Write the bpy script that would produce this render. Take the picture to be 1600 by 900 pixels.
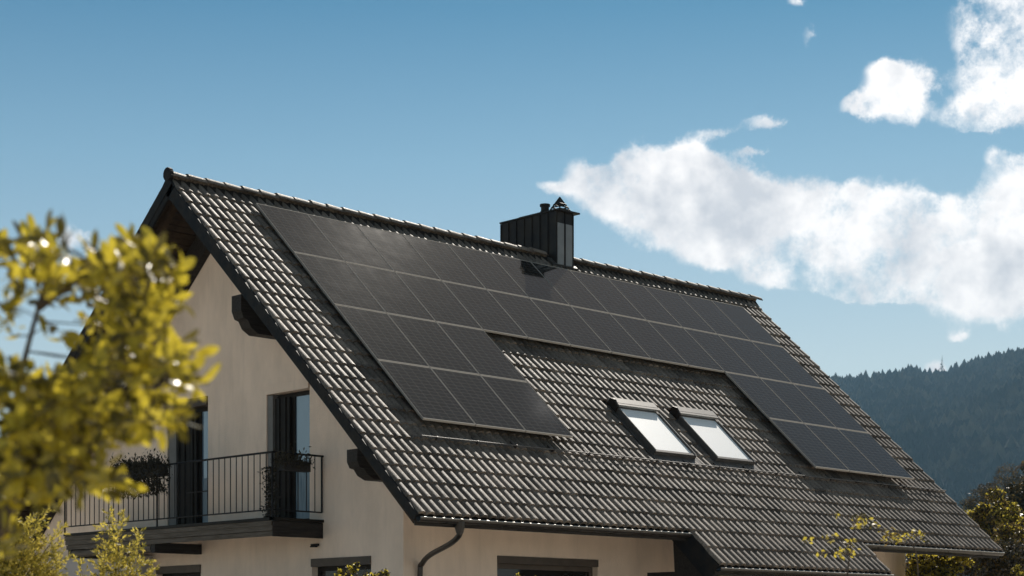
import bpy, bmesh, math, random
import numpy as np
from mathutils import Vector, Matrix, noise as mnoise
R = math.radians
random.seed(7)
rng = np.random.default_rng(7)
sc = bpy.context.scene
for o in list(bpy.data.objects):
    bpy.data.objects.remove(o)

# ------------------------------------------------------------------ camera
CAM = Vector((-17.83317, -24.9429, 1.63802))
YAW = 0.80533
HZ = 992.454            # horizon row in the 1600x900 photograph
FPX = 2747.5
cd = bpy.data.cameras.new("camera")
cam = bpy.data.objects.new("camera", cd)
sc.collection.objects.link(cam)
cam.location = CAM
cam.rotation_euler = (R(90), 0, YAW - R(90))
cd.sensor_width = 36
cd.lens = FPX / 1600 * 36
cd.shift_y = (HZ - 450) / 1600
cd.clip_start = 0.1
cd.clip_end = 20000
cd.dof.use_dof = True
cd.dof.focus_distance = 31
cd.dof.aperture_fstop = 3.9
sc.camera = cam
CF = Vector((math.cos(YAW), math.sin(YAW), 0))
CR = Vector((math.sin(YAW), -math.cos(YAW), 0))
def at(u, v, d):        # point seen at photo pixel (u, v) at forward distance d
    return CAM + CF * d + CR * ((u - 800) / FPX * d) + Vector((0, 0, (HZ - v) / FPX * d))

# ------------------------------------------------------------------ sun, sky, exposure
SUN_AZ, SUN_EL = R(31), R(42)
SD = Vector((math.cos(SUN_AZ) * math.cos(SUN_EL), math.sin(SUN_AZ) * math.cos(SUN_EL), math.sin(SUN_EL)))
sl = bpy.data.lights.new("sun", 'SUN')
sl.energy = 5.0
sl.angle = R(0.53)
sl.color = (1.0, 0.93, 0.83)
so = bpy.data.objects.new("sun", sl)
sc.collection.objects.link(so)
so.rotation_euler = SD.to_track_quat('Z', 'Y').to_euler()
so.location = (0, 0, 60)

world = bpy.data.worlds.new("World")
sc.world = world
world.use_nodes = True
NT = world.node_tree
NT.nodes.clear()
def wn(t, **kw):
    n = NT.nodes.new(t)
    for k, v in kw.items():
        setattr(n, k, v)
    return n
def wl(a, b):
    NT.links.new(a, b)
sky = wn('ShaderNodeTexSky', sky_type='NISHITA')
sky.sun_disc = False
sky.sun_elevation = SUN_EL
sky.sun_rotation = R(90) - SUN_AZ
sky.altitude = 600
sky.air_density = 1.0
sky.dust_density = 0.3
sky.ozone_density = 1.6
tint = wn('ShaderNodeMix', data_type='RGBA', blend_type='MULTIPLY')
tint.inputs[0].default_value = 1.0
SKY_STR = 0.05
def math_(op, a, b=None, c=None, clamp=False):
    n = wn('ShaderNodeMath', operation=op)
    n.use_clamp = clamp
    for i, x in enumerate((a, b, c)):
        if x is None:
            continue
        if isinstance(x, (int, float)):
            n.inputs[i].default_value = x
        else:
            wl(x, n.inputs[i])
    return n.outputs[0]
def vec_(op, a, b=None):
    n = wn('ShaderNodeVectorMath', operation=op)
    for i, x in enumerate((a, b)):
        if x is None:
            continue
        if isinstance(x, (tuple, list)):
            n.inputs[i].default_value = x
        else:
            wl(x, n.inputs[i])
    return n.outputs['Value'] if op == 'DOT_PRODUCT' else n.outputs['Vector']
tc = wn('ShaderNodeTexCoord')
D = tc.outputs['Generated']
sep = wn('ShaderNodeSeparateXYZ'); wl(D, sep.inputs[0])
elev = math_('ARCSINE', sep.outputs['Z'])
azim = math_('ARCTAN2', sep.outputs['Y'], sep.outputs['X'])
# turbulence that frays the cloud edges
nz = wn('ShaderNodeTexNoise'); nz.inputs['Scale'].default_value = 24; nz.inputs['Detail'].default_value = 8
nz.inputs['Roughness'].default_value = 0.70; wl(D, nz.inputs['Vector'])
nz2 = wn('ShaderNodeTexNoise'); nz2.inputs['Scale'].default_value = 9; nz2.inputs['Detail'].default_value = 5
nz2.inputs['Roughness'].default_value = 0.55; wl(D, nz2.inputs['Vector'])
comb = wn('ShaderNodeCombineXYZ')
wl(azim, comb.inputs[0]); wl(elev, comb.inputs[1])
vor = wn('ShaderNodeTexVoronoi', feature='SMOOTH_F1'); vor.inputs['Scale'].default_value = 34; vor.inputs['Detail'].default_value = 3; vor.inputs['Roughness'].default_value = 0.55
wl(vec_('ADD', D, vec_('MULTIPLY', vec_('SUBTRACT', nz.outputs['Color'], (0.5, 0.5, 0.5)), (0.02, 0.02, 0.02))), vor.inputs['Vector'])
def fnoise(off, scale, det):
    n = wn('ShaderNodeTexNoise'); n.inputs['Scale'].default_value = scale; n.inputs['Detail'].default_value = det; n.inputs['Roughness'].default_value = .6
    wl(vec_('ADD', D, off), n.inputs['Vector']); return n.outputs[0]
_o = tuple((Vector((SD.x, SD.y, SD.z)) * 0.012))
_o2 = tuple(SD * 0.034)
relief = math_('ADD', math_('SUBTRACT', fnoise((0, 0, 0), 30, 4), fnoise(_o, 30, 4)), math_('SUBTRACT', fnoise((0, 0, 0), 13, 3), fnoise(_o2, 13, 3)))
warp = vec_('MULTIPLY', vec_('SUBTRACT', nz.outputs['Color'], (0.5, 0.5, 0.5)), (0.022, 0.018, 0))
P2 = vec_('ADD', comb.outputs[0], warp)
def azel(u, v):
    d = (CF + CR * ((u - 800) / FPX) + Vector((0, 0, (HZ - v) / FPX))).normalized()
    return math.atan2(d.y, d.x), math.asin(d.z)
CL = [  # cloud billows: photo pixel of the centre, half width, half height, weight
 (925,290,45,30,.9),(905,268,22,22,.5),(1035,285,85,45,1.1),(1060,325,95,45,1),(985,312,60,30,.9),(1010,262,45,24,.8),(1090,262,50,26,.8),(1150,340,95,50,1.2),(1165,300,35,30,.5),(1250,370,95,52,1.2),(1325,330,55,45,1),
 (1385,370,90,50,1.1),(1440,340,55,45,.9),(1480,400,90,60,1.1),(1575,400,80,70,1.2),(1590,320,40,50,1),(1320,400,110,38,.9),(1530,455,65,28,.9),
 (860,290,30,8,.7),(1190,430,45,12,.55),(1130,385,70,24,.8),(1265,442,44,11,1.5),(1355,456,58,15,1.8),(1430,445,24,16,1.5),(1560,247,24,14,.9),
 (1525,25,64,46,1.1),(1595,80,70,70,1.3),(1540,130,44,50,.95),(1515,185,40,18,.6),(1520,185,55,22,.7),(1400,20,16,16,.7),(1650,150,60,70,1),
 (1408,152,54,40,1.4),(1345,165,34,14,1.2),(1375,110,24,14,1.0),(1200,190,36,12,.95),(1130,208,34,9,.8),(1265,60,12,30,.55),(1243,2,14,9,.8),(1180,235,24,7,.7),
 (1470,572,26,13,1.0),(1500,524,16,8,.9),(110,370,24,22,1.1),(190,385,40,16,.5),(1700,420,140,80,1.1),(1820,300,160,60,1),(1740,60,120,60,1)]
field = None
for (u, v, rx, ry, w) in CL:
    a, e = azel(u, v)
    s_ = 1 / FPX
    d = vec_('MULTIPLY', vec_('SUBTRACT', P2, (a, e, 0)), (1 / (rx * s_ * 1.12), 1 / (ry * s_ * 1.15), 0))
    q_ = math_('EXPONENT', math_('MULTIPLY', vec_('DOT_PRODUCT', d, d), -1.0))
    term = math_('MULTIPLY', q_, w)
    field = term if field is None else math_('ADD', field, term)
# scattered clouds over the rest of the sky, beyond the frame
nz3 = wn('ShaderNodeTexNoise'); nz3.inputs['Scale'].default_value = 3.2; nz3.inputs['Detail'].default_value = 7
nz3.inputs['Roughness'].default_value = 0.55; wl(D, nz3.inputs['Vector'])
mr = wn('ShaderNodeMapRange'); mr.inputs[1].default_value = 0.50; mr.inputs[2].default_value = 0.66; wl(nz3.outputs[0], mr.inputs[0])
viewd = Vector((math.cos(YAW), math.sin(YAW), 0.18)).normalized()
dotv = vec_('DOT_PRODUCT', vec_('NORMALIZE', D), tuple(viewd))
away = wn('ShaderNodeMapRange'); away.inputs[1].default_value = math.cos(R(24)); away.inputs[2].default_value = math.cos(R(38)); wl(dotv, away.inputs[0])
other = math_('MULTIPLY', mr.outputs[0], away.outputs[0])
field = math_('MINIMUM', math_('ADD', math_('MULTIPLY', field, 1.25), other), 1.5)
fr = math_('ADD', field, math_('MULTIPLY', math_('SUBTRACT', nz.outputs[0], 0.5), 2.9))
fr = math_('ADD', fr, math_('MULTIPLY', math_('SUBTRACT', nz2.outputs[0], 0.52), 2.2))
fr = math_('ADD', fr, math_('MULTIPLY', math_('SUBTRACT', 0.42, vor.outputs['Distance']), 0.55))
mask = wn('ShaderNodeMapRange', interpolation_type='SMOOTHSTEP')
mask.inputs[1].default_value = 0.38; mask.inputs[2].default_value = 1.22; wl(fr, mask.inputs[0])
shade = wn('ShaderNodeMapRange'); shade.inputs[1].default_value = 0.40; shade.inputs[2].default_value = 0.60
wl(nz2.outputs[0], shade.inputs[0])
ccol = wn('ShaderNodeMix', data_type='RGBA')
ccol.inputs[6].default_value = (1.30, 1.25, 1.22, 1); ccol.inputs[7].default_value = (0.74, 0.755, 0.80, 1)
thick = wn('ShaderNodeMapRange'); thick.inputs[1].default_value = 0.6; thick.inputs[2].default_value = 1.5; wl(field, thick.inputs[0])
wl(math_('ADD', math_('MULTIPLY', shade.outputs[0], math_('ADD', math_('MULTIPLY', thick.outputs[0], 0.55), 0.05)), math_('MULTIPLY', relief, -2.2), clamp=True), ccol.inputs[0])
# the clear sky: the Nishita sky with the photograph's deeper blue in view, warmed higher up so the panels reflect grey
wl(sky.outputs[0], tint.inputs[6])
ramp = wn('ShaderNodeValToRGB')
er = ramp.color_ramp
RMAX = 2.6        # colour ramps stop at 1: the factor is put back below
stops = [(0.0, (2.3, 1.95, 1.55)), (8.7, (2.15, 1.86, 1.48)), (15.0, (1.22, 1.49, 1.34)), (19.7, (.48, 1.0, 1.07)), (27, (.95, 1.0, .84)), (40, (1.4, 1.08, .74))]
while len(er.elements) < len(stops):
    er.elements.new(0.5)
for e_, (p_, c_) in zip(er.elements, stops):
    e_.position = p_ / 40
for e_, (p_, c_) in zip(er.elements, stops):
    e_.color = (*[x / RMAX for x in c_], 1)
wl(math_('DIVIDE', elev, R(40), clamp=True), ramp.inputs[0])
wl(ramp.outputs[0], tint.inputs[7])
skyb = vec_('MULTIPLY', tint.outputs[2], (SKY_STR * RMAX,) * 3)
CLOUD_GAIN = 0.84
cl_ = vec_('MULTIPLY', ccol.outputs[2], (CLOUD_GAIN,) * 3)
fin = wn('ShaderNodeMix', data_type='RGBA')
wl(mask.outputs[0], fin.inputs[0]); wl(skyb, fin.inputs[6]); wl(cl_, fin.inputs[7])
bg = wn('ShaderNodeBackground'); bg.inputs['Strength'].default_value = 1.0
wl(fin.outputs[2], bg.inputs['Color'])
wo = wn('ShaderNodeOutputWorld'); wl(bg.outputs[0], wo.inputs['Surface'])

sc.view_settings.view_transform = 'Standard'
sc.view_settings.look = 'None'
sc.view_settings.gamma = 1
sc.view_settings.exposure = 0.32
sc.view_settings.use_curve_mapping = False
sc.render.engine = 'CYCLES'
sc.cycles.use_denoising = True
sc.cycles.max_bounces = 6
sc.cycles.transparent_max_bounces = 8
sc.cycles.volume_bounces = 0

# ------------------------------------------------------------------ helpers
COL = sc.collection
class MB:
    def __init__(s):
        s.v = []; s.f = []; s.sm = []
    def add(s, vs, fs, smooth=False):
        b = len(s.v)
        s.v += [tuple(x) for x in vs]
        s.f += [tuple(b + i for i in f) for f in fs]
        s.sm += [smooth] * len(fs)
    def hexa(s, p):     # 8 corners: bottom 0-3, top 4-7
        s.add(p, [(0, 3, 2, 1), (4, 5, 6, 7), (0, 1, 5, 4), (1, 2, 6, 5), (2, 3, 7, 6), (3, 0, 4, 7)])
    def box(s, a, b):
        x0, y0, z0 = a; x1, y1, z1 = b
        x0, x1 = min(x0, x1), max(x0, x1); y0, y1 = min(y0, y1), max(y0, y1); z0, z1 = min(z0, z1), max(z0, z1)
        s.hexa([(x0,y0,z0),(x1,y0,z0),(x1,y1,z0),(x0,y1,z0),(x0,y0,z1),(x1,y0,z1),(x1,y1,z1),(x0,y1,z1)])
    def frame_box(s, f, a, b):  # box in a local frame f(x, s, n)
        (x0, s0, n0), (x1, s1, n1) = a, b
        s.hexa([f(x0,s1,n0),f(x1,s1,n0),f(x1,s0,n0),f(x0,s0,n0),f(x0,s1,n1),f(x1,s1,n1),f(x1,s0,n1),f(x0,s0,n1)])
    def tube(s, pts, r, n=8, caps=True, smooth=True):
        pts = [Vector(p) for p in pts]
        rs = r if isinstance(r, (list, tuple)) else [r] * len(pts)
        rings = []
        up = None
        for i, p in enumerate(pts):
            t = (pts[min(i + 1, len(pts) - 1)] - pts[max(i - 1, 0)]).normalized()
            if up is None:
                up = t.orthogonal().normalized()
            up = (up - t * up.dot(t)).normalized()
            sd = t.cross(up)
            rings.append([p + (up * math.cos(2 * math.pi * k / n) + sd * math.sin(2 * math.pi * k / n)) * rs[i] for k in range(n)])
        vs = [q for ring in rings for q in ring]
        fs = []
        for i in range(len(pts) - 1):
            for k in range(n):
                k2 = (k + 1) % n
                fs.append((i * n + k, i * n + k2, (i + 1) * n + k2, (i + 1) * n + k))
        s.add(vs, fs, smooth)
        if caps:
            s.add(rings[0], [tuple(range(n))[::-1]]); s.add(rings[-1], [tuple(range(n))])
    def prism(s, poly, d):      # poly: list of points, extruded by vector d
        d = Vector(d); n = len(poly); P = [Vector(p) for p in poly]
        s.add(P + [p + d for p in P], [tuple(range(n))[::-1], tuple(range(n, 2 * n))] + [(i, (i + 1) % n, n + (i + 1) % n, n + i) for i in range(n)])
    def mesh(s, name, mat):
        me = bpy.data.meshes.new(name)
        me.from_pydata(s.v, [], s.f)
        me.polygons.foreach_set('use_smooth', s.sm)
        for m in (mat if isinstance(mat, (list, tuple)) else [mat]):
            me.materials.append(m)
        me.update()
        return me
    def build(s, name, mat, parent=None, **props):
        o = bpy.data.objects.new(name, s.mesh(name, mat))
        COL.objects.link(o)
        if parent is not None:
            o.parent = parent
        for k, v in props.items():
            o[k] = v
        return o
def tag(o, label=None, cat=None, group=None, kind=None):
    if label: o['label'] = label
    if cat: o['category'] = cat
    if group: o['group'] = group
    if kind: o['kind'] = kind
    return o
def empty(name, loc, label, cat, group=None):
    o = bpy.data.objects.new(name, None)
    COL.objects.link(o)
    o.location = loc
    o.empty_display_size = 0.2
    tag(o, label, cat, group)
    return o
def local(o, parent):       # keep world coordinates of child meshes of a moved Empty
    o.parent = parent
    o.location = Vector((0, 0, 0)) - parent.location
    return o
def tri_mesh(name, V, F, mat, parent=None, smooth=False, **props):
    me = bpy.data.meshes.new(name)
    V = np.asarray(V, dtype=np.float32); F = np.asarray(F, dtype=np.int32)
    k = F.shape[1]
    me.vertices.add(len(V)); me.vertices.foreach_set('co', V.ravel())
    me.loops.add(F.size); me.loops.foreach_set('vertex_index', F.ravel())
    me.polygons.add(len(F))
    me.polygons.foreach_set('loop_start', np.arange(0, F.size, k, dtype=np.int32))
    me.polygons.foreach_set('use_smooth', np.full(len(F), smooth))
    me.update(calc_edges=True)
    me.validate()
    for m in (mat if isinstance(mat, (list, tuple)) else [mat]):
        me.materials.append(m)
    o = bpy.data.objects.new(name, me)
    COL.objects.link(o)
    if parent is not None:
        local(o, parent)
    for kk, v in props.items():
        o[kk] = v
    return o

# ------------------------------------------------------------------ materials
def mat(name, col, rough=0.7, var=0.0, scale=5.0, bump=0.0, bscale=30.0, metal=0.0, spec=0.5, col2=None, detail=4, coords='Object', bdist=0.02, stretch=None, coat=0.0):
    m = bpy.data.materials.new(name); m.use_nodes = True
    nt = m.node_tree; b = nt.nodes['Principled BSDF']
    b.inputs['Roughness'].default_value = rough
    b.inputs['Metallic'].default_value = metal
    b.inputs['Specular IOR Level'].default_value = spec
    b.inputs['Coat Weight'].default_value = coat
    b.inputs['Base Color'].default_value = (*col, 1)
    tcn = nt.nodes.new('ShaderNodeTexCoord')
    src = tcn.outputs[coords]
    if stretch:
        mp = nt.nodes.new('ShaderNodeMapping'); mp.inputs['Scale'].default_value = stretch
        nt.links.new(src, mp.inputs[0]); src = mp.outputs[0]
    if var or col2:
        n = nt.nodes.new('ShaderNodeTexNoise'); n.inputs['Scale'].default_value = scale; n.inputs['Detail'].default_value = detail
        n.inputs['Roughness'].default_value = 0.62
        nt.links.new(src, n.inputs['Vector'])
        r = nt.nodes.new('ShaderNodeValToRGB')
        r.color_ramp.elements[0].position = 0.36; r.color_ramp.elements[1].position = 0.66
        c2 = col2 or tuple(min(1, c * (1 + var)) for c in col)
        c1 = col if col2 else tuple(c * (1 - var) for c in col)
        r.color_ramp.elements[0].color = (*c1, 1); r.color_ramp.elements[1].color = (*c2, 1)
        nt.links.new(n.outputs[0], r.inputs[0]); nt.links.new(r.outputs[0], b.inputs['Base Color'])
    if bump:
        n = nt.nodes.new('ShaderNodeTexNoise'); n.inputs['Scale'].default_value = bscale; n.inputs['Detail'].default_value = 6
        nt.links.new(src, n.inputs['Vector'])
        bp = nt.nodes.new('ShaderNodeBump'); bp.inputs['Strength'].default_value = bump; bp.inputs['Distance'].default_value = bdist
        nt.links.new(n.outputs[0], bp.inputs['Height']); nt.links.new(bp.outputs[0], b.inputs['Normal'])
    return m
def leaf_mat(name, c1, c2, trans=0.5, rough=0.4, tcol=None, scale=3.0, spec=0.5):
    m = mat(name, c1, rough=rough, col2=c2, scale=scale, spec=spec, detail=2)
    nt = m.node_tree; b = nt.nodes['Principled BSDF']; out = nt.nodes['Material Output']
    t = nt.nodes.new('ShaderNodeBsdfTranslucent')
    src = b.inputs['Base Color'].links[0].from_socket
    if tcol:
        mx = nt.nodes.new('ShaderNodeMix'); mx.data_type = 'RGBA'; mx.inputs[0].default_value = 0.6
        nt.links.new(src, mx.inputs[6]); mx.inputs[7].default_value = (*tcol, 1); src = mx.outputs[2]
    nt.links.new(src, t.inputs[0])
    ms = nt.nodes.new('ShaderNodeMixShader'); ms.inputs[0].default_value = trans
    nt.links.new(b.outputs[0], ms.inputs[1]); nt.links.new(t.outputs[0], ms.inputs[2]); nt.links.new(ms.outputs[0], out.inputs[0])
    return m
M_tile = mat('concrete tile', (0.090, 0.070, 0.055), rough=0.5, col2=(0.27, 0.22, 0.18), scale=7, bump=0.5, bscale=90, bdist=0.004, spec=0.28, coords='Generated')
def tile_variation(m):
    nt = m.node_tree; b = nt.nodes['Principled BSDF']
    oi = nt.nodes.new('ShaderNodeNewGeometry')
    n = nt.nodes.new('ShaderNodeTexNoise'); n.inputs['Scale'].default_value = 2.3; n.inputs['Detail'].default_value = 8; n.inputs['Roughness'].default_value = .7
    nt.links.new(oi.outputs['Position'], n.inputs['Vector'])
    n2 = nt.nodes.new('ShaderNodeTexNoise'); n2.inputs['Scale'].default_value = 38; n2.inputs['Detail'].default_value = 4
    nt.links.new(oi.outputs['Position'], n2.inputs['Vector'])
    mm = nt.nodes.new('ShaderNodeMath'); mm.operation = 'MULTIPLY_ADD'; mm.inputs[1].default_value = 0.55
    nt.links.new(n2.outputs[0], mm.inputs[0]); 
    m3 = nt.nodes.new('ShaderNodeMath'); m3.operation = 'MULTIPLY'; m3.inputs[1].default_value = 0.5
    nt.links.new(n.outputs[0], m3.inputs[0]); nt.links.new(m3.outputs[0], mm.inputs[2])
    r = [x for x in nt.nodes if x.type == 'VALTORGB'][0]
    nt.links.new(mm.outputs[0], r.inputs[0])
    r.color_ramp.elements[0].position = 0.40; r.color_ramp.elements[1].position = 0.66
    rr = nt.nodes.new('ShaderNodeMapRange'); rr.inputs[1].default_value = .35; rr.inputs[2].default_value = .7; rr.inputs[3].default_value = .5; rr.inputs[4].default_value = .75
    nt.links.new(mm.outputs[0], rr.inputs[0]); nt.links.new(rr.outputs[0], b.inputs['Roughness'])
tile_variation(M_tile)
def per_tile(m):
    nt = m.node_tree; b = nt.nodes['Principled BSDF']
    ge = nt.nodes.new('ShaderNodeNewGeometry'); sp = nt.nodes.new('ShaderNodeSeparateXYZ'); nt.links.new(ge.outputs['Position'], sp.inputs[0])
    def M(op, a, b2, c=None):
        n = nt.nodes.new('ShaderNodeMath'); n.operation = op
        for i, x in enumerate((a, b2, c)):
            if x is None: continue
            if isinstance(x, (int, float)): n.inputs[i].default_value = x
            else: nt.links.new(x, n.inputs[i])
        return n.outputs[0]
    cx = M('FLOOR', M('DIVIDE', M('SUBTRACT', sp.outputs['X'], -1.42875), 0.35151), 0)
    cz = M('FLOOR', M('DIVIDE', M('SUBTRACT', 9.43, sp.outputs['Z']), 0.2492), 0)
    cb = nt.nodes.new('ShaderNodeCombineXYZ'); nt.links.new(cx, cb.inputs[0]); nt.links.new(cz, cb.inputs[1])
    w = nt.nodes.new('ShaderNodeTexWhiteNoise'); w.noise_dimensions = '3D'; nt.links.new(cb.outputs[0], w.inputs[0])
    r_ = nt.nodes.new('ShaderNodeMapRange'); r_.inputs[3].default_value = .62; r_.inputs[4].default_value = 1.3; nt.links.new(w.outputs['Value'], r_.inputs[0])
    src = b.inputs['Base Color'].links[0].from_socket
    vm = nt.nodes.new('ShaderNodeVectorMath'); vm.operation = 'SCALE'; nt.links.new(src, vm.inputs[0]); nt.links.new(r_.outputs[0], vm.inputs['Scale'])
    # pale lichen freckles
    n = nt.nodes.new('ShaderNodeTexNoise'); n.inputs['Scale'].default_value = 19; n.inputs['Detail'].default_value = 5; n.inputs['Roughness'].default_value = .7
    nt.links.new(ge.outputs['Position'], n.inputs['Vector'])
    f = nt.nodes.new('ShaderNodeMapRange'); f.inputs[1].default_value = .62; f.inputs[2].default_value = .70; f.inputs[4].default_value = .5; nt.links.new(n.outputs[0], f.inputs[0])
    mx = nt.nodes.new('ShaderNodeMix'); mx.data_type = 'RGBA'; nt.links.new(f.outputs[0], mx.inputs[0]); nt.links.new(vm.outputs[0], mx.inputs[6]); mx.inputs[7].default_value = (.26, .235, .19, 1)
    nt.links.new(mx.outputs[2], b.inputs['Base Color'])
per_tile(M_tile)
M_wall = mat('stucco', (0.82, 0.655, 0.54), rough=0.9, var=0.08, scale=2.2, bump=0.6, bscale=70, bdist=0.012, stretch=(1, 1, .45), detail=10)
def drip(m):
    nt = m.node_tree; b = nt.nodes['Principled BSDF']; ge = nt.nodes.new('ShaderNodeNewGeometry')
    mp = nt.nodes.new('ShaderNodeMapping'); mp.inputs['Scale'].default_value = (5, 5, .35); nt.links.new(ge.outputs['Position'], mp.inputs[0])
    n = nt.nodes.new('ShaderNodeTexNoise'); n.inputs['Scale'].default_value = 1.3; n.inputs['Detail'].default_value = 8; n.inputs['Roughness'].default_value = .7; nt.links.new(mp.outputs[0], n.inputs['Vector'])
    n2 = nt.nodes.new('ShaderNodeTexNoise'); n2.inputs['Scale'].default_value = .7; n2.inputs['Detail'].default_value = 3; nt.links.new(ge.outputs['Position'], n2.inputs['Vector'])
    f = nt.nodes.new('ShaderNodeMapRange'); f.inputs[1].default_value = .54; f.inputs[2].default_value = .74; f.inputs[4].default_value = .4; nt.links.new(n.outputs[0], f.inputs[0])
    k = nt.nodes.new('ShaderNodeMath'); k.operation = 'MULTIPLY'; nt.links.new(f.outputs[0], k.inputs[0]); nt.links.new(n2.outputs[0], k.inputs[1])
    mx = nt.nodes.new('ShaderNodeMix'); mx.data_type = 'RGBA'; src = b.inputs['Base Color'].links[0].from_socket
    nt.links.new(k.outputs[0], mx.inputs[0]); nt.links.new(src, mx.inputs[6]); mx.inputs[7].default_value = (.42, .33, .27, 1); nt.links.new(mx.outputs[2], b.inputs['Base Color'])
drip(M_wall)
M_wallgrey = mat('grey stucco', (0.45, 0.41, 0.40), rough=0.9, var=0.06, scale=1.4, bump=0.35, bscale=55, bdist=0.01)
M_wood = mat('dark stained wood', (0.022, 0.018, 0.016), rough=0.55, spec=0.12, col2=(0.045, 0.038, 0.034), scale=6, bump=0.4, bscale=24, stretch=(0.6, 6, 6))
M_verge = mat('dark verge boards', (0.010, 0.011, 0.014), rough=0.6, spec=0.12, col2=(0.026, 0.022, 0.019), scale=5, bump=0.4, bscale=20)
M_soff = mat('brown soffit boards', (0.035, 0.022, 0.014), rough=0.6, spec=0.12, col2=(0.06, 0.04, 0.026), scale=5, bump=0.3, bscale=20)
M_rail = mat('black painted steel', (0.012, 0.012, 0.014), rough=0.45, spec=0.12, var=0.3, scale=8)
M_gut = mat('brown gutter metal', (0.04, 0.032, 0.028), rough=0.38, metal=0.3, var=0.25, scale=4)
M_gutlip = mat('pale gutter lip', (0.42, 0.40, 0.38), rough=0.35, metal=0.7, var=0.2, scale=6)  # paler than the gutter
M_chim = mat('dark seamed sheet metal', (0.020, 0.018, 0.019), rough=0.5, metal=0.2, spec=0.2, col2=(0.040, 0.032, 0.026), scale=3, bump=0.2, bscale=8)
M_chimlight = mat('grey seamed sheet metal', (0.25, 0.245, 0.245), rough=0.5, metal=0.3, var=0.12, scale=3)
M_frame2 = mat('light-catching panel end', (0.46, 0.42, 0.38), rough=0.7, spec=0.0)  # paler than the side bars: caught light put into the colour
M_frame = mat('panel frame aluminium', (0.34, 0.315, 0.29), rough=0.7, metal=0.0, var=0.1, spec=0.0)
M_railal = mat('mounting rail aluminium', (0.10, 0.10, 0.10), rough=0.4, metal=0.8, var=0.1)
M_skyframe = mat('skylight cladding', (0.10, 0.09, 0.083), rough=0.4, metal=0.3, var=0.15, scale=6)
M_hood = mat('skylight hood metal', (0.24, 0.225, 0.21), rough=0.4, metal=0.3, var=0.12, scale=6)
M_guard = mat('weathered guard pipe', (0.12, 0.105, 0.095), rough=0.6, var=0.4, scale=3)
M_dark = mat('dark window frame', (0.02, 0.016, 0.013), rough=0.5, spec=0.12, var=0.2)
M_jamb = mat('grey jamb', (0.16, 0.15, 0.145), rough=0.6, var=0.1)
M_lintel = mat('brown lintel', (0.075, 0.055, 0.042), rough=0.6, var=0.2, scale=4)
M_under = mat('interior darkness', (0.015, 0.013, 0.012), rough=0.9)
M_plank = mat('balcony planks', (0.085, 0.068, 0.052), rough=0.6, spec=0.15, col2=(0.15, 0.125, 0.105), scale=4, bump=0.4, bscale=20, stretch=(6, 0.6, 6))
M_slab = mat('balcony slab', (0.2, 0.19, 0.185), rough=0.8, var=0.1)
M_bark = mat('bark', (0.07, 0.05, 0.035), rough=0.9, var=0.4, scale=9, bump=0.8, bscale=30)
M_olive = mat('olive beam with reflected light', (0.12, 0.10, 0.035), rough=0.6, var=0.2, scale=3)  # greenish reflected light put into the base colour
def glass_mat(name, col, rough=0.03, ior=1.9, tint_=(1, 1, 1)):
    m = mat(name, col, rough=rough); b = m.node_tree.nodes['Principled BSDF']
    b.inputs['IOR'].default_value = ior
    b.inputs['Specular IOR Level'].default_value = 0.5
    return m
M_glass = glass_mat('door glass', (0.13, 0.18, 0.235), 0.03, 2.6)  # sky reflection partly put into the blue base colour
M_glass2 = glass_mat('window glass', (0.02, 0.018, 0.016), 0.05, 1.5)
M_curt = mat('curtained glass', (0.20, 0.26, 0.31), rough=0.25, col2=(0.09, 0.15, 0.21), scale=9, stretch=(1, 5, .3))
M_skypane = mat('skylight pane whitened by sky glare', (0.95, 0.95, 0.95), rough=0.42, spec=1.0, coat=0.0)  # white base stands in for the bright sky mirrored in the glass
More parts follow.
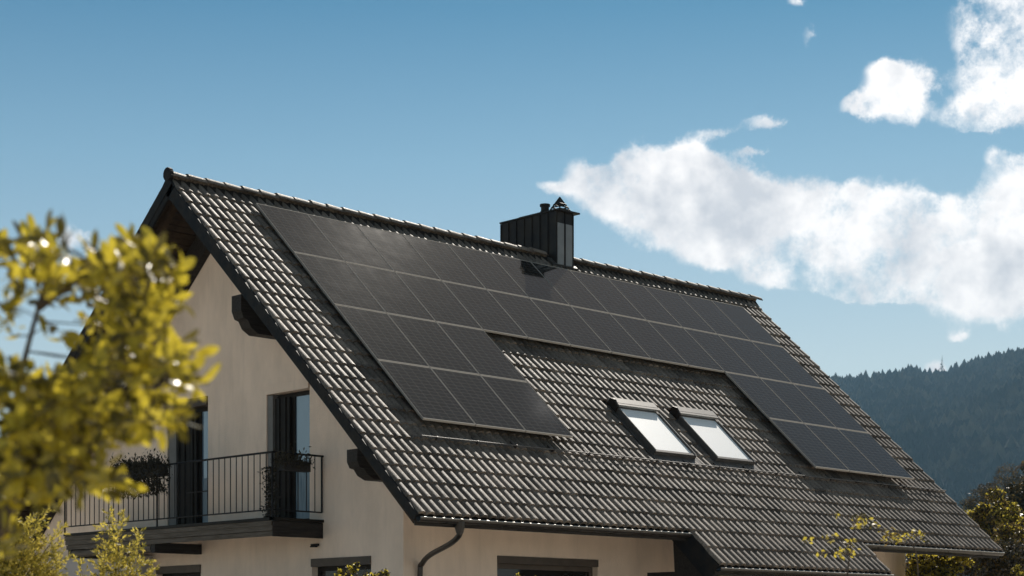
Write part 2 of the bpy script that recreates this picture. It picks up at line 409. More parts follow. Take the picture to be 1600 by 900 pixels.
def panel_glass():
    m = bpy.data.materials.new('solar glass'); m.use_nodes = True
    nt = m.node_tree; b = nt.nodes['Principled BSDF']
    b.inputs['Roughness'].default_value = 0.05
    b.inputs['IOR'].default_value = 1.36
    tcn = nt.nodes.new('ShaderNodeTexCoord'); sp = nt.nodes.new('ShaderNodeSeparateXYZ'); nt.links.new(tcn.outputs['Object'], sp.inputs[0])
    def M(op, a, b2):
        n = nt.nodes.new('ShaderNodeMath'); n.operation = op
        for i, x in enumerate((a, b2)):
            if isinstance(x, (int, float)): n.inputs[i].default_value = x
            else: nt.links.new(x, n.inputs[i])
        return n.outputs[0]
    def lines(sock, pitch, w):      # 1 on a thin line
        f = M('FRACT', M('DIVIDE', sock, pitch), 0)
        return M('LESS_THAN', M('ABSOLUTE', M('SUBTRACT', f, .5), 0), w)
    fine = lines(sp.outputs['Y'], 0.0326, .2)
    cell = M('MAXIMUM', lines(sp.outputs['X'], 0.1733, .03), lines(sp.outputs['Y'], 0.0978 * 1.0, .06))
    tot = M('ADD', M('MULTIPLY', fine, .35), cell)
    mx = nt.nodes.new('ShaderNodeMix'); mx.data_type = 'RGBA'; mx.clamp_factor = True
    mx.inputs[6].default_value = (0.010, 0.009, 0.008, 1); mx.inputs[7].default_value = (0.085, 0.076, 0.068, 1)
    nt.links.new(tot, mx.inputs[0]); nt.links.new(mx.outputs[2], b.inputs['Base Color'])
    n = nt.nodes.new('ShaderNodeTexNoise'); n.inputs['Scale'].default_value = 3; n.inputs['Detail'].default_value = 5
    nt.links.new(tcn.outputs['Object'], n.inputs['Vector'])
    r = nt.nodes.new('ShaderNodeMapRange'); r.inputs[3].default_value = .035; r.inputs[4].default_value = .06
    nt.links.new(n.outputs[0], r.inputs[0]); nt.links.new(r.outputs[0], b.inputs['Roughness'])
    # dust film on the glass: a weak broad sheen
    gl = nt.nodes.new('ShaderNodeBsdfAnisotropic'); gl.inputs['Roughness'].default_value = .42; gl.inputs['Color'].default_value = (.0004, .0004, .0003, 1)
    ad = nt.nodes.new('ShaderNodeAddShader'); out = nt.nodes['Material Output']
    nt.links.new(b.outputs[0], ad.inputs[0]); nt.links.new(gl.outputs[0], ad.inputs[1]); nt.links.new(ad.outputs[0], out.inputs[0])
    return m
M_panel = panel_glass()

# ------------------------------------------------------------------ ground, hill, haze
g = MB()
NR = 64
rad = [0, 15, 40, 90, 200, 500, 1200, 3000, 5200]
vs = [(0, 0, 0)]
for r_ in rad[1:]:
    for k in range(NR):
        a = 2 * math.pi * k / NR
        vs.append((r_ * math.cos(a), r_ * math.sin(a), 0))
fs = [(0, 1 + k, 1 + (k + 1) % NR) for k in range(NR)]
for i in range(len(rad) - 2):
    b0, b1 = 1 + i * NR, 1 + (i + 1) * NR
    for k in range(NR):
        fs.append((b0 + k, b1 + k, b1 + (k + 1) % NR, b0 + (k + 1) % NR))
g.add(vs, fs)
M_grass = mat('grass ground', (0.045, 0.07, 0.02), rough=0.95, col2=(0.09, 0.10, 0.035), scale=0.4, bump=0.5, bscale=8, detail=8)
g.build('ground', M_grass, kind='structure')

yd = MB()
yv = [(0 + 38 * math.cos(2 * math.pi * k / 40) * (1 + .08 * math.sin(3 * k)), -4 + 30 * math.sin(2 * math.pi * k / 40) * (1 + .08 * math.cos(2 * k)), .004) for k in range(40)]
yd.add([(0, -4, .004)] + yv, [(0, 1 + k, 1 + (k + 1) % 40) for k in range(40)])
M_bounce = mat('added bounce gravel', (0.54, 0.48, 0.40), rough=0.95, col2=(0.68, 0.61, 0.51), scale=6, bump=0.6, bscale=40, detail=8)
yd.build('bounce_gravel', M_bounce, kind='structure')  # unseen gravel added to bounce sunlight onto the shaded walls
bd = MB(); bd.add([(-2.2, -7.0, .008), (18, -7.0, .008), (18, 12, .008), (-2.2, 12, .008)], [(0, 1, 2, 3)])
bd.build('added_dark_lawn', M_grass, kind='structure')  # unseen grass added to cut the bounce under balcony and eave
prof = [(-900, 900), (-200, 800), (300, 700), (900, 660), (1200, 612), (1310, 595), (1380, 588), (1427, 581), (1447, 586), (1484, 586), (1500, 575), (1521, 571),
        (1566, 557), (1600, 546), (1750, 500), (2000, 450), (2500, 480), (3200, 600), (4200, 800)]
HAZE_D = 2600.0
def ridge_elev(az):
    u = 800 - math.tan(az - YAW) * FPX if abs(az - YAW) < R(75) else (4200 if az < YAW else -900)
    for (u0, v0), (u1, v1) in zip(prof, prof[1:]):
        if u0 <= u <= u1:
            v = v0 + (v1 - v0) * (u - u0) / (u1 - u0)
            return max(0.012, (HZ - v) / FPX * math.cos(az - YAW))
    return 0.012
def fbm(x, y, s):
    return mnoise.fractal(Vector((x / s, y / s, 3.1)), 1.0, 2.0, 5)
def hill_z(az, r):
    e = ridge_elev(az)
    t = max(0.0, min(1.0, (r - 900) / (HAZE_D - 900)))
    t2 = t * t * (3 - 2 * t) * 0.35 + t * 0.65
    x, y = CAM.x + r * math.cos(az), CAM.y + r * math.sin(az)
    z = (e * HAZE_D) * t2
    if r > HAZE_D:
        z *= 1 - 0.35 * min(1, (r - HAZE_D) / 1400)
    z += fbm(x, y, 420) * 34 * t * (1 - t) * 4 * min(1, e * 12) * (1 if r < HAZE_D else 0)
    return x, y, z - 2 - 5 * t + (0 if t > 0 else -3)
NA, NRR = 150, 46
az0, az1 = YAW - R(72), YAW + R(50)
V = []; F = []
for i in range(NA + 1):
    for j in range(NRR + 1):
        V.append(hill_z(az0 + (az1 - az0) * i / NA, 850 + (4000 - 850) * (j / NRR)))
for i in range(NA):
    for j in range(NRR):
        a = i * (NRR + 1) + j
        F.append((a, a + 1, a + NRR + 2, a + NRR + 1))
M_hill = mat('forest floor', (0.02, 0.028, 0.014), rough=0.95, col2=(0.06, 0.05, 0.03), scale=0.012, detail=8)
hill = tri_mesh('hill', V, F, M_hill, smooth=True, kind='structure')

M_con = mat('far conifers', (0.010, 0.020, 0.012), rough=0.95, col2=(0.17, 0.14, 0.08), scale=0.02, detail=14, spec=0.05)
_r = [x for x in M_con.node_tree.nodes if x.type == 'VALTORGB'][0]
_r.color_ramp.elements[0].position = 0.46; _r.color_ramp.elements[1].position = 0.72
def far_wood():
    V = []; F = []; n = 0
    a_lo, a_hi = YAW - math.atan(900 / FPX) , YAW - math.atan(380 / FPX)
    cnt = 0
    base = 0
    while cnt < 26000:
        az = random.uniform(a_lo, a_hi)
        r = math.sqrt(random.uniform(1000 ** 2, 2680 ** 2))
        x, y, z = hill_z(az, r)
        # glades: leave thin lines and patches of lower growth
        gl = mnoise.noise(Vector((x / 120, y / 120, 8))) 
        h = random.uniform(6, 11) * (0.5 if gl > 0.42 else 1)
        if random.random() < 0.14: h *= random.uniform(1.4, 2.1)
        w = h * random.uniform(0.34, 0.55)
        ph = random.uniform(0, 6.28)
        lean = random.uniform(-.4, .4)
        for (z0, z1, ww) in ((0.1, 0.62, 1.0), (0.4, 1.0, 0.68)):
            b = len(V)
            for k in range(5):
                a = ph + k * 1.2566
                rr = w * ww * random.uniform(.75, 1.2)
                V.append((x + rr * math.cos(a), y + rr * math.sin(a), z + h * z0))
            V.append((x + lean, y, z + h * z1))
            F += [(b + k, b + (k + 1) % 5, b + 5) for k in range(5)]
        cnt += 1
    return tri_mesh('far_forest', V, F, M_con, kind='stuff')
far_wood()
def tall_conifer(name, u, v_top, d, h, w, label):
    p = at(u, v_top, d)
    b = Vector((p.x, p.y, p.z - h))
    t = empty(name, b, label, 'tree', 'tall trees standing above the hill crest')
    m = MB(); m.tube([b, b + Vector((0, 0, h))], [w * .07, .1], 5)
    local(m.build('trunk', M_bark), t)
    V = []; F = []
    for i in range(90):
        f = (i / 90) ** 0.9
        z = h * (0.18 + .82 * f)
        a = random.uniform(0, 6.28); L = w * (1.02 - f) * random.uniform(.5, 1.1) + .3
        c = b + Vector((0, 0, z)); dr = Vector((math.cos(a), math.sin(a), -.35)); sd = Vector((-math.sin(a), math.cos(a), 0))
        k = len(V)
        V += [tuple(c), tuple(c + dr * L * .6 + sd * L * .3), tuple(c + dr * L), tuple(c + dr * L * .6 - sd * L * .3 - Vector((0, 0, .3)))]
        F.append((k, k + 1, k + 2, k + 3))
    tri_mesh('crown', V, F, M_con, t)
tall_conifer('tall_conifer', 1472, 555, 2590, 42, 9, 'tallest thin conifer alone above the dip of the hill crest')
tall_conifer('tall_conifer', 1496, 566, 2590, 32, 11, 'short broad conifer on the hill crest just right of the dip')
tall_conifer('tall_conifer', 1512, 564, 2590, 33, 13, 'bushy twin-topped conifer higher up the hill crest right of the dip')

# ------------------------------------------------------------------ roof geometry frames
PIT = 0.74783
PC, PS = math.cos(PIT), math.sin(PIT)
RX0, RX1 = -1.42875, 14.38925
RY, RZ = 0.50604, 9.40577
SL = 8.795
def FR(x, s, n=0.0):        # front slope: x along the ridge, s down the slope, n out of the roof
    return Vector((x, RY - s * PC - n * PS, RZ - s * PS + n * PC))
P2_ = R(38.7)
QC, QS = math.cos(P2_), math.sin(P2_)
BL = 9.9
def BR(x, s, n=0.0):        # back slope
    return Vector((x, RY + s * QC + n * QS, RZ - s * QS + n * QC))
XW = RX0 + 1.1
YW = -4.32
YB = 7.35
XE = RX1 - 1.1
CX0, CX1, CS = 4.55, 9.45, 9.66     # the part of the eave that runs lower

house = empty('house', (XW, YW, 0), 'cream rendered house with a steep dark tiled roof, balcony and gable', 'house')
def part(mb, name, m, parent=None, **props):
    o = mb.build(name, m)
    if parent is None or parent is house:
        local(o, house)
    else:
        o.parent = parent        # parents below the house sit at its local origin
    for k, v in props.items():
        o[k] = v
    return o

# ---- walls
def under(y, gap=0.40):
    return RZ - (RY - y) * math.tan(PIT) - gap / PC if y < RY else RZ - (y - RY) * math.tan(P2_) - gap / QC
DOORS = [(-1.96, -0.77, 3.5, 5.83), (0.96, 2.25, 3.5, 5.83)]
LOWS = [(-3.54, -2.02, 1.5, 2.88), (1.18, 2.6, 1.5, 2.88)]
w = MB()
ys = sorted({YW, YB, RY, -1.96, -0.77, 0.96, 2.25, -3.54, -2.02, 1.18, 2.6})
for y0, y1 in zip(ys, ys[1:]):
    ym = (y0 + y1) / 2
    holes = sorted([(z0, z1) for (a, b, z0, z1) in DOORS + LOWS if a < ym < b])
    z = 0.0
    for z0, z1 in holes:
        w.box((XW, y0, z), (XW + .3, y1, z0)); z = z1
    t0, t1 = under(y0 + 1e-4), under(y1 - 1e-4)
    w.hexa([(XW,y0,z),(XW+.3,y0,z),(XW+.3,y1,z),(XW,y1,z),(XW,y0,t0),(XW+.3,y0,t0),(XW+.3,y1,t1),(XW,y1,t1)])
gable_wall = part(w, 'wall', M_wall)
w = MB()
FX0, FX1 = 1.65, 4.01
zt = under(YW) + .1
for (x0, x1, z0, z1) in ((XW + .3, FX0, 0, zt), (FX0, FX1, 2.92, zt), (FX0, FX1, 0, 1.5), (FX1, XE, 0, zt)):
    w.box((x0, YW, z0), (x1, YW + .3, z1))
part(w, 'wall', M_wall)
w = MB()
w.box((XW + .3, YB - .3, 0), (XE, YB, under(YB)))
w.prism([(XE - .3, YW + .3, 0), (XE - .3, YB - .3, 0), (XE - .3, YB - .3, under(YB) - .02), (XE - .3, RY, under(RY)), (XE - .3, YW + .3, under(YW))], (.3, 0, 0))
part(w, 'wall', M_wall)
# dark sheets standing in for unlit rooms behind the windows
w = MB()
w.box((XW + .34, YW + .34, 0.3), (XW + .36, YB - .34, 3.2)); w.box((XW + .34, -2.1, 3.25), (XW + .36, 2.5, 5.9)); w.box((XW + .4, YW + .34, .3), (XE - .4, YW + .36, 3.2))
part(w, 'dark_backing', M_under)
# proud lower wall below the balcony
w = MB(); w.box((XW - .26, 2.72, 0), (XW - .003, YB - .01, 3.085)); part(w, 'wall', M_wallgrey, label='grey lower wall standing proud below the balcony')

# ---- roof decks
d = MB()
d.frame_box(FR, (RX0 + .03, 0.0, -.16), (RX1 - .03, SL - .04, -.085))
d.frame_box(FR, (CX0 + .03, SL - .04, -.16), (CX1 - .03, CS - .04, -.085))
d.frame_box(BR, (RX0 + .03, 0.02, -.16), (RX1 - .03, BL, -.03))
roof = part(d, 'roof', M_wood)

# ---- tiles: double roll concrete tiles
NX = 45
TW = (RX1 - RX0) / NX
NC = 24
CO = SL / NC
def tile_mesh(seed, w=TW, l=CO):
    r_ = random.Random(seed)
    prof_ = []
    for k in range(2):
        u0 = k * .5
        for (u, h) in ((0.02, 0.0), (.10, .036), (.235, .054), (.375, .040), (.46, .0)):
            prof_.append(((u0 + u) * w, h))
    prof_.append((w + .012, 0.004))
    m = MB()
    n = len(prof_)
    top, bot = -.085, -.052
    L = l + .05
    vs = [(u, 0, h + top) for u, h in prof_] + [(u, -L * .97, h + bot) for u, h in prof_] + [(u, -L, h * .96 + bot - .006) for u, h in prof_]
    vs = [(u, 0, h + top) for u, h in prof_] + [(u, -L, h + bot) for u, h in prof_]
    m.add(vs, [(i + n, i + n + 1, i + 1, i) for i in range(n - 1)], True)
    m.add([(u, -L, h + bot) for u, h in prof_] + [(u, -L + .004, h * .8 + bot - .04) for u, h in prof_], [(i + n, i + n + 1, i + 1, i) for i in range(n - 1)])
    return m.mesh('roof_tile', M_tile)
    m.add([(u, -L, h * .96 + bot - .006) for u, h in prof_] + [(u, -L + .004, h * .75 + bot - .034) for u, h in prof_], [(i + n, i + n + 1, i + 1, i) for i in range(n - 1)])
    m.add([(u, -L * .97, h + bot) for u, h in prof_] + [(u, -L, h * .96 + bot - .006) for u, h in prof_], [(i + n, i + n + 1, i + 1, i) for i in range(n - 1)], True)
    return m.mesh('roof_tile', M_tile)
TM = [tile_mesh(i) for i in range(1)]
ROTF = Matrix(((1, 0, 0), (0, PC, -PS), (0, PS, PC))).to_4x4()    # local x, up-slope y, normal z
# local +y (up the slope) -> world (0, PC, PS); local z -> (0,-PS,PC)
cells = []
for c in range(NC + 3):
    for i in range(NX + 1):
        off = 0.0
        x = RX0 + i * TW
        if i >= NX: continue
        s_ = c * CO
        if c >= NC:
            if not (CX0 - .01 <= x and x + TW <= CX1 + .05): continue
            if c >= NC + 2: continue
            s_ = SL + (c - NC) * .43
        cells.append((x, s_))
# sky lights leave openings
SKL = [(5.33, 6.45), (7.02, 8.14)]
def in_sky(x, s_):
    return any(a - TW * .55 < x < b - TW * .3 and 5.35 < s_ + CO * .7 < 6.72 for a, b in SKL)
def under_panel(x, s_):
    xm, sm = x + TW / 2, s_ + CO / 2
    return (0.2 < xm < 12.4 and .9 < sm < 3.6) or (0.3 < xm < 2.8 and .9 < sm < 6.6) or (9.9 < xm < 12.7 and .9 < sm < 6.8)
cells = [q for q in cells if not in_sky(*q)]
def jit(x, s_):
    rr = random.Random(int(x * 1000) * 7919 + int(s_ * 1000))
    return (rr.gauss(0, .0025), rr.gauss(0, .004), rr.gauss(0, .0022), rr.gauss(0, .006), rr.gauss(0, .009))
order = sorted(cells, key=lambda q: ((FR(q[0], q[1]) - CAM).length + (1000 if under_panel(*q) else 0)))
near, rest = order[:300], order[300:]
def tile_matrix(x, s_):
    j = jit(x, s_)
    return Matrix.Translation(FR(x + j[0], s_ + j[1] - .03, j[2])) @ ROTF @ Matrix.Rotation(j[3], 4, 'Z') @ Matrix.Rotation(j[4], 4, 'Y') @ Matrix.Diagonal((1, 1.16 if s_ > SL - .01 else 1, 1, 1))
hl = Matrix.Translation(-house.location)
for (x, s_) in near:
    o = bpy.data.objects.new('roof_tile', TM[0]); COL.objects.link(o)
    o.parent = roof
    o.matrix_local = tile_matrix(x, s_)
def join_mesh(me, mats, name, m, parent, **props):
    n = len(me.vertices); co = np.empty(n * 3, np.float32); me.vertices.foreach_get('co', co); co = co.reshape(-1, 3)
    F0 = np.array([tuple(p.vertices) for p in me.polygons], np.int32)
    V = []; F = []
    for k, T in enumerate(mats):
        A = np.array(T)
        V.append(co @ A[:3, :3].T + A[:3, 3]); F.append(F0 + k * n)
    o = tri_mesh(name, np.vstack(V), np.vstack(F), m)
    o.parent = parent
    sm = np.tile(np.array([p.use_smooth for p in me.polygons]), len(mats))
    o.data.polygons.foreach_set('use_smooth', sm)
    for kk, v in props.items(): o[kk] = v
    return o
join_mesh(TM[0], [tile_matrix(x, s_) for x, s_ in rest], 'roof_tiles', M_tile, roof, kind='stuff')
# back slope tiles (seen only along the verge)
ROTB = Matrix(((-1, 0, 0), (0, -QC, QS), (0, QS, QC))).to_4x4()
bt = []
for c in range(int(BL / CO)):
    for i in range(NX):
        bt.append(Matrix.Translation(BR(RX0 + (i + 1) * TW, c * CO - .03, 0.04)) @ ROTB)
join_mesh(TM[0], bt, 'roof_tiles', M_tile, roof, kind='stuff', label='tiles of the far roof slope')

# ---- ridge caps
cm = MB()
CAPL = 0.372
n = 7
def arc(r, dz=0):
    return [(r * math.sin(a), r * math.cos(a) + dz) for a in [(-1.42 + 2.84 * k / (n - 1)) for k in range(n)]]
a0, a1, a2 = arc(.108), arc(.122), arc(.095)
vs = [(0, y, z - .085) for y, z in a0] + [(CAPL + .03, y, z - .075) for y, z in a1] + [(CAPL + .03, y * .86, z * .86 - .085) for y, z in a1]
CAPM = MB()
# the wide end of each cap faces the gable
CAPM.add([(CAPL + .03 - x, y, z) for x, y, z in vs], [(i, i + 1, i + n + 1, i + n) for i in range(n - 1)], True)
CAPM.add([(CAPL + .03 - x, y, z) for x, y, z in vs[n:]], [(i, i + 1, i + n + 1, i + n) for i in range(n - 1)])
capm = CAPM.mesh('ridge_cap', M_tile)
CHX0, CHX1, CHY0, CHY1, CHZ = 7.667, 8.147, 0.285, 1.915, 10.30
xx = RX0 - .02
while xx < RX1 - .1:
    if not (CHX0 - .3 < xx < CHX1 - .05):
        o = bpy.data.objects.new('ridge_cap', capm); COL.objects.link(o); o.parent = roof
        o.location = (xx, RY, RZ + .045 + random.gauss(0, .003)); o.rotation_euler = (random.gauss(0, .02), random.gauss(0, .008), random.gauss(0, .01))
    xx += CAPL
e_ = MB(); e_.tube([(RX0 - .035, RY, RZ + .02), (RX0 + .03, RY, RZ + .02)], .115, 12, smooth=False)
part(e_, 'ridge_end_disc', M_verge, roof)

# ---- verge boards, fascia, soffits
def verge(x0, x1, F_, s0, s1, n0=-.37, n1=-.045):
    m = MB(); m.frame_box(F_, (x0, s0, n0), (x1, s1, n1)); return m
m = MB(); m.hexa([FR(RX0 - .012, SL + .02, -.175), FR(RX0 + .028, SL + .02, -.175), FR(RX0 + .028, -.02, -.275), FR(RX0 - .012, -.02, -.275), FR(RX0 - .012, SL + .02, -.045), FR(RX0 + .028, SL + .02, -.045), FR(RX0 + .028, -.02, -.045), FR(RX0 - .012, -.02, -.045)])
part(m, 'verge_board', M_verge, roof)
part(verge(RX0 - .012, RX0 + .028, BR, .0, BL - .02, -.30), 'verge_board', M_verge, roof)
part(verge(RX0 - .024, RX0 - .0125, BR, .0, BL - .02, -.2, -.03), 'verge_board', M_verge, roof)
part(verge(RX1 - .028, RX1 + .012, FR, 0, SL + .04, -.30, -.06), 'verge_board', M_verge, roof)
part(verge(RX1 - .028, RX1 + .012, BR, 0, BL - .02, -.30, -.06), 'verge_board', M_verge, roof)
part(verge(CX0 - .012, CX0 + .03, FR, SL - .62, CS + .02, -.42, -.07), 'verge_board', M_verge, roof)
part(verge(CX1 - .03, CX1 + .012, FR, SL + .1, CS + .02, -.30, -.06), 'verge_board', M_verge, roof)
m = MB()
yz = [FR(0, .34, -.05), Vector((0, RY, RZ - .07)), BR(0, .34, -.05), BR(0, .34, -.30), Vector((0, RY, RZ - .41)), FR(0, .34, -.27)]
m.prism([(RX0 - .009, p.y, p.z) for p in yz], (.03, 0, 0)); part(m, 'apex_board', M_verge, roof)
# rafters of the overhang
for F_, L in ((FR, SL - .1), (BR, BL - .2)):
    for x0 in (RX0 + .16, ):
        m = MB(); m.frame_box(F_, (x0, .2, -.33), (x0 + .09, L, -.215)); part(m, 'rafter', M_soff, roof)
    m = MB(); m.frame_box(F_, (XW - .13, .42, -.62), (XW - .004, L if F_ is BR else 7.0, -.215)); part(m, 'rafter', M_wood, roof)
# soffit boards run along the ridge direction
BW = 0.128
for F_, L in ((FR, SL - .1), (BR, BL - .1)):
    bm_ = MB(); bm_.frame_box(lambda x, s_, n_: Vector((x, -s_ , n_)), (0, 0, 0), (1.1 - .03, BW - .012, .03))
    me = bm_.mesh('soffit_board', M_soff)
    if F_ is FR: RM = ROTF
    else: RM = Matrix(((1, 0, 0), (0, -QC, QS), (0, QS, QC))).to_4x4()
    k = 0.2
    while k < L:
        o = bpy.data.objects.new('soffit_board', me); COL.objects.link(o); o.parent = roof
        o.matrix_local = Matrix.Translation(F_(RX0 + .028, k, -.205 + random.gauss(0, .003))) @ RM
        k += BW
# purlins with a carved end, carried through the gable
def purlin(y0, y1, zt, h, out=RX0 + .035):
    m = MB()
    pr = [(XW + .02, zt), (out, zt), (out, zt - h * .42), (out + .05, zt - h * .62), (out + .13, zt - h * .66), (out + .2, zt - h * .86), (out + .34, zt - h), (XW + .02, zt - h)]
    m.prism([(a, y0, b) for a, b in pr], (0, y1 - y0, 0))
    part(m, 'purlin', M_wood, roof)
purlin(-1.55, -1.29, 7.12, .60)
purlin(-4.52, -4.27, 4.41, .44)
purlin(4.55, 4.85, 5.75, .62)

# ---- gutters
def gutter(x0, x1, s_, name='gutter'):
    c = FR(x0, s_ + .045, -.10)
    m = MB(); n_ = 7
    ring = [(math.cos(a) * .062, math.sin(a) * .062) for a in [math.pi + math.pi * k / (n_ - 1) for k in range(n_)]]
    inn = [(math.cos(a) * .054, math.sin(a) * .054) for a in [math.pi + math.pi * k / (n_ - 1) for k in range(n_)]][::-1]
    poly = ring + inn
    m.prism([(x0, c.y + a, c.z + b) for a, b in poly], (x1 - x0, 0, 0))
    g_ = part(m, name, M_gut, roof)
    lip = MB(); lip.tube([(x0, c.y - .06, c.z + .004), (x1, c.y - .06, c.z + .004)], .011, 8); part(lip, 'gutter_lip', M_gutlip, roof)
    f = MB(); f.box((x0, c.y + .066, c.z - .11), (x1, c.y + .09, c.z + .04)); part(f, 'fascia_board', M_wood, roof)
    k = x0 + .5
    while k < x1:
        b_ = MB(); b_.box((k, c.y - .066, c.z - .069), (k + .02, c.y + .066, c.z - .0625)); part(b_, 'gutter_bracket', M_gut, roof); k += 1.2
    return c
gc = gutter(RX0 + .03, CX0 - .02, SL)
gc3 = gutter(CX1 + .02, RX1, SL)
gc2 = gutter(CX0 - .02, CX1 + .02, CS)
# canopy beams
m = MB(); m.box((CX0 + .15, gc2.y + .1, gc2.z - .42), (CX1 - .1, gc2.y + .24, gc2.z - .1)); part(m, 'fascia_beam', M_olive, roof)
m = MB(); m.box((CX0 + .02, gc2.y + .15, gc2.z - .28), (CX0 + .2, -4.95, gc2.z - .03)); part(m, 'canopy_beam', M_wood, roof)
m = MB(); m.box((CX0 + .05, -5.75, 0), (CX0 + .27, -5.5, gc2.z - .28)); m.box((CX1 - .35, -5.75, 0), (CX1 - .13, -5.5, 2.9)); part(m, 'canopy_post', M_wood, roof)
m = MB(); m.prism([(CX0 + .04, -5.55, gc2.z - .1), (CX0 + .04, -5.5, 3.45), (CX0 + .04, -5.95, 3.36), (CX0 + .04, -6.25, 3.0), (CX0 + .04, -6.2, gc2.z - .1)], (.15, 0, 0)); part(m, 'canopy_bracket', M_wood, roof)
# downpipe
m = MB()
def curve(P, n=5):
    out = []
    P = [Vector(p) for p in P]
    for i in range(len(P) - 1):
        p0, p1, p2, p3 = P[max(i - 1, 0)], P[i], P[i + 1], P[min(i + 2, len(P) - 1)]
        for k in range(n):
            t = k / n
            out.append(.5 * ((2 * p1) + (-p0 + p2) * t + (2 * p0 - 5 * p1 + 4 * p2 - p3) * t * t + (-p0 + 3 * p1 - 3 * p2 + p3) * t ** 3))
    return out + [P[-1]]
px_, py_, pz_ = -.60, gc.y, gc.z
m.tube(curve([(px_, py_, pz_ - .12), (px_, py_ + .01, pz_ - .22), (px_ + .09, py_ + .3, pz_ - .33), (-.20, -4.80, 2.86), (-.075, -4.47, 2.74), (-.06, -4.40, 2.58), (-.06, -4.40, 1.4), (-.06, -4.40, 0.05)]), .042, 12)
dp = part(m, 'downpipe', M_gut, roof)
m = MB(); m.tube([(px_, py_, pz_ - .03), (px_, py_, pz_ - .13), (px_, py_, pz_ - .2)], [.075, .07, .05], 12); part(m, 'gutter_outlet', M_gut, roof)
# snow guard
m = MB()
SG = 6.98
m.tube([FR(RX0 + 1.2, SG, .035), FR(RX1 - .1, SG + .02, .035)], .010, 6)
part(m, 'snow_guard', M_guard, roof)
k = RX0 + 1.5
while k < RX1 - .2:
    b_ = MB(); b_.frame_box(FR, (k, SG - .16, -.02), (k + .025, SG, .0)); b_.frame_box(FR, (k, SG - .01, -.02), (k + .025, SG + .012, .05)); part(b_, 'snow_guard_bracket', M_gut, roof); k += .85

# ---- skylights
for ki, (x0, x1) in enumerate(SKL):
    s0, s1 = 5.42, 6.74
    fw = .058
    m = MB()
    for (a, b, c, d_) in ((x0, x0 + fw, s0, s1), (x1 - fw, x1, s0, s1), (x0 + fw, x1 - fw, s0, s0 + fw), (x0 + fw, x1 - fw, s1 - fw, s1)):
        m.frame_box(FR, (a, c, -.08), (b, d_, .055))
    sk = part(m, 'skylight', M_skyframe, house)
    m = MB()
    m.frame_box(FR, (x0 + fw, s0 + fw, .0), (x1 - fw, s1 - fw, .035)); part(m, 'pane', M_skypane, sk)
    for (a, b) in ((x0 + .02, x0 + .035), (x1 - .035, x1 - .02)):
        m = MB(); m.frame_box(FR, (a, s0 + .1, .0555), (b, s1 - .03, .07)); part(m, 'side_trim', M_hood, sk)
    m = MB(); m.frame_box(FR, (x0 + .01, s0 - .15, -.03), (x1 - .01, s0 + .0, .115)); m.frame_box(FR, (x0 + .01, s0 + .002, .07), (x1 - .01, s0 + .06, .112)); part(m, 'hood', M_hood, sk)
    m = MB()
    m.prism([FR(x0 - .035, s0 - .16, -.04), FR(x0 - .035, s0 - .16, .1), FR(x0 - .035, s0 - .06, .14), FR(x0 - .035, s0 + .08, .1), FR(x0 - .035, s0 + .1, -.04)], (.043, 0, 0))
    part(m, 'hood_end', M_dark, sk)
    m = MB(); m.frame_box(FR, (x0 - .07, s1 + .002, -.05), (x1 + .07, s1 + .17, -.018)); m.frame_box(FR, (x0 - .075, s0 - .1, -.06), (x0 - .002, s1, -.028)); m.frame_box(FR, (x1 + .002, s0 - .1, -.06), (x1 + .075, s1, -.028)); part(m, 'flashing', M_skyframe, sk)

# ---- chimney
m = MB(); m.box((CHX0, CHY0, 8.4), (CHX1, CHY1, CHZ)); chim = part(m, 'chimney', M_chim, house)
def ysheet(y0, y1): 
    mm = MB(); mm.box((CHX0 - .012, y0, 8.7), (CHX0 - .002, y1, CHZ - .015)); mm.box((CHX0 - .034, y1 - .006, 8.7), (CHX0 - .012, y1 + .006, CHZ - .015)); part(mm, 'cladding_sheet', M_chim, chim)
N_ = 7
for k in range(N_):
    y0 = CHY0 + (CHY1 - CHY0) * k / N_; ysheet(y0 + .004, y0 + (CHY1 - CHY0) / N_ - .004)
for k in range(2):
    x0 = CHX0 + .01 + k * .24
    mm = MB(); mm.box((x0 + .012, CHY0 - .012, 8.95), (x0 + .205, CHY0 - .002, CHZ - .24)); part(mm, 'cladding_sheet', M_chimlight, chim, label='lighter grey front sheet')
    mm = MB(); mm.box((x0 + .012, CHY0 - .010, CHZ - .238), (x0 + .205, CHY0 - .002, CHZ - .015)); part(mm, 'cladding_sheet', M_chim, chim)
    mm = MB(); mm.box((x0 + .212, CHY0 - .03, 8.95), (x0 + .228, CHY0 - .001, CHZ - .015)); part(mm, 'seam', M_chim, chim)
m = MB(); m.box((CHX0 - .03, CHY0 - .09, CHZ + .0), (CHX1 + .12, CHY1 + .03, CHZ + .03)); m.box((CHX0 + .02, CHY0 + .5, CHZ + .03), (CHX1 - .02, CHY1 - .5, CHZ + .055)); part(m, 'chimney_cap', M_chim, chim)
m = MB(); m.tube([(7.87, .82, CHZ + .03), (7.87, .82, CHZ + .2), (7.87, .82, CHZ + .205), (7.87, .82, CHZ + .25)], [.085, .085, .108, .108], 16, smooth=False); m.tube([(7.87, .82, CHZ + .09), (7.87, .82, CHZ + .105)], .1, 16, smooth=False); part(m, 'flue_pot', M_chim, chim)
m = MB()
ap = (7.90, .42, CHZ + .33); b0 = .16
for (sx, sy) in ((-1, -1), (1, -1), (1, 1), (-1, 1)):
    m.tube([(7.90 + sx * b0, .42 + sy * b0, CHZ + .03), ap], .016, 6)
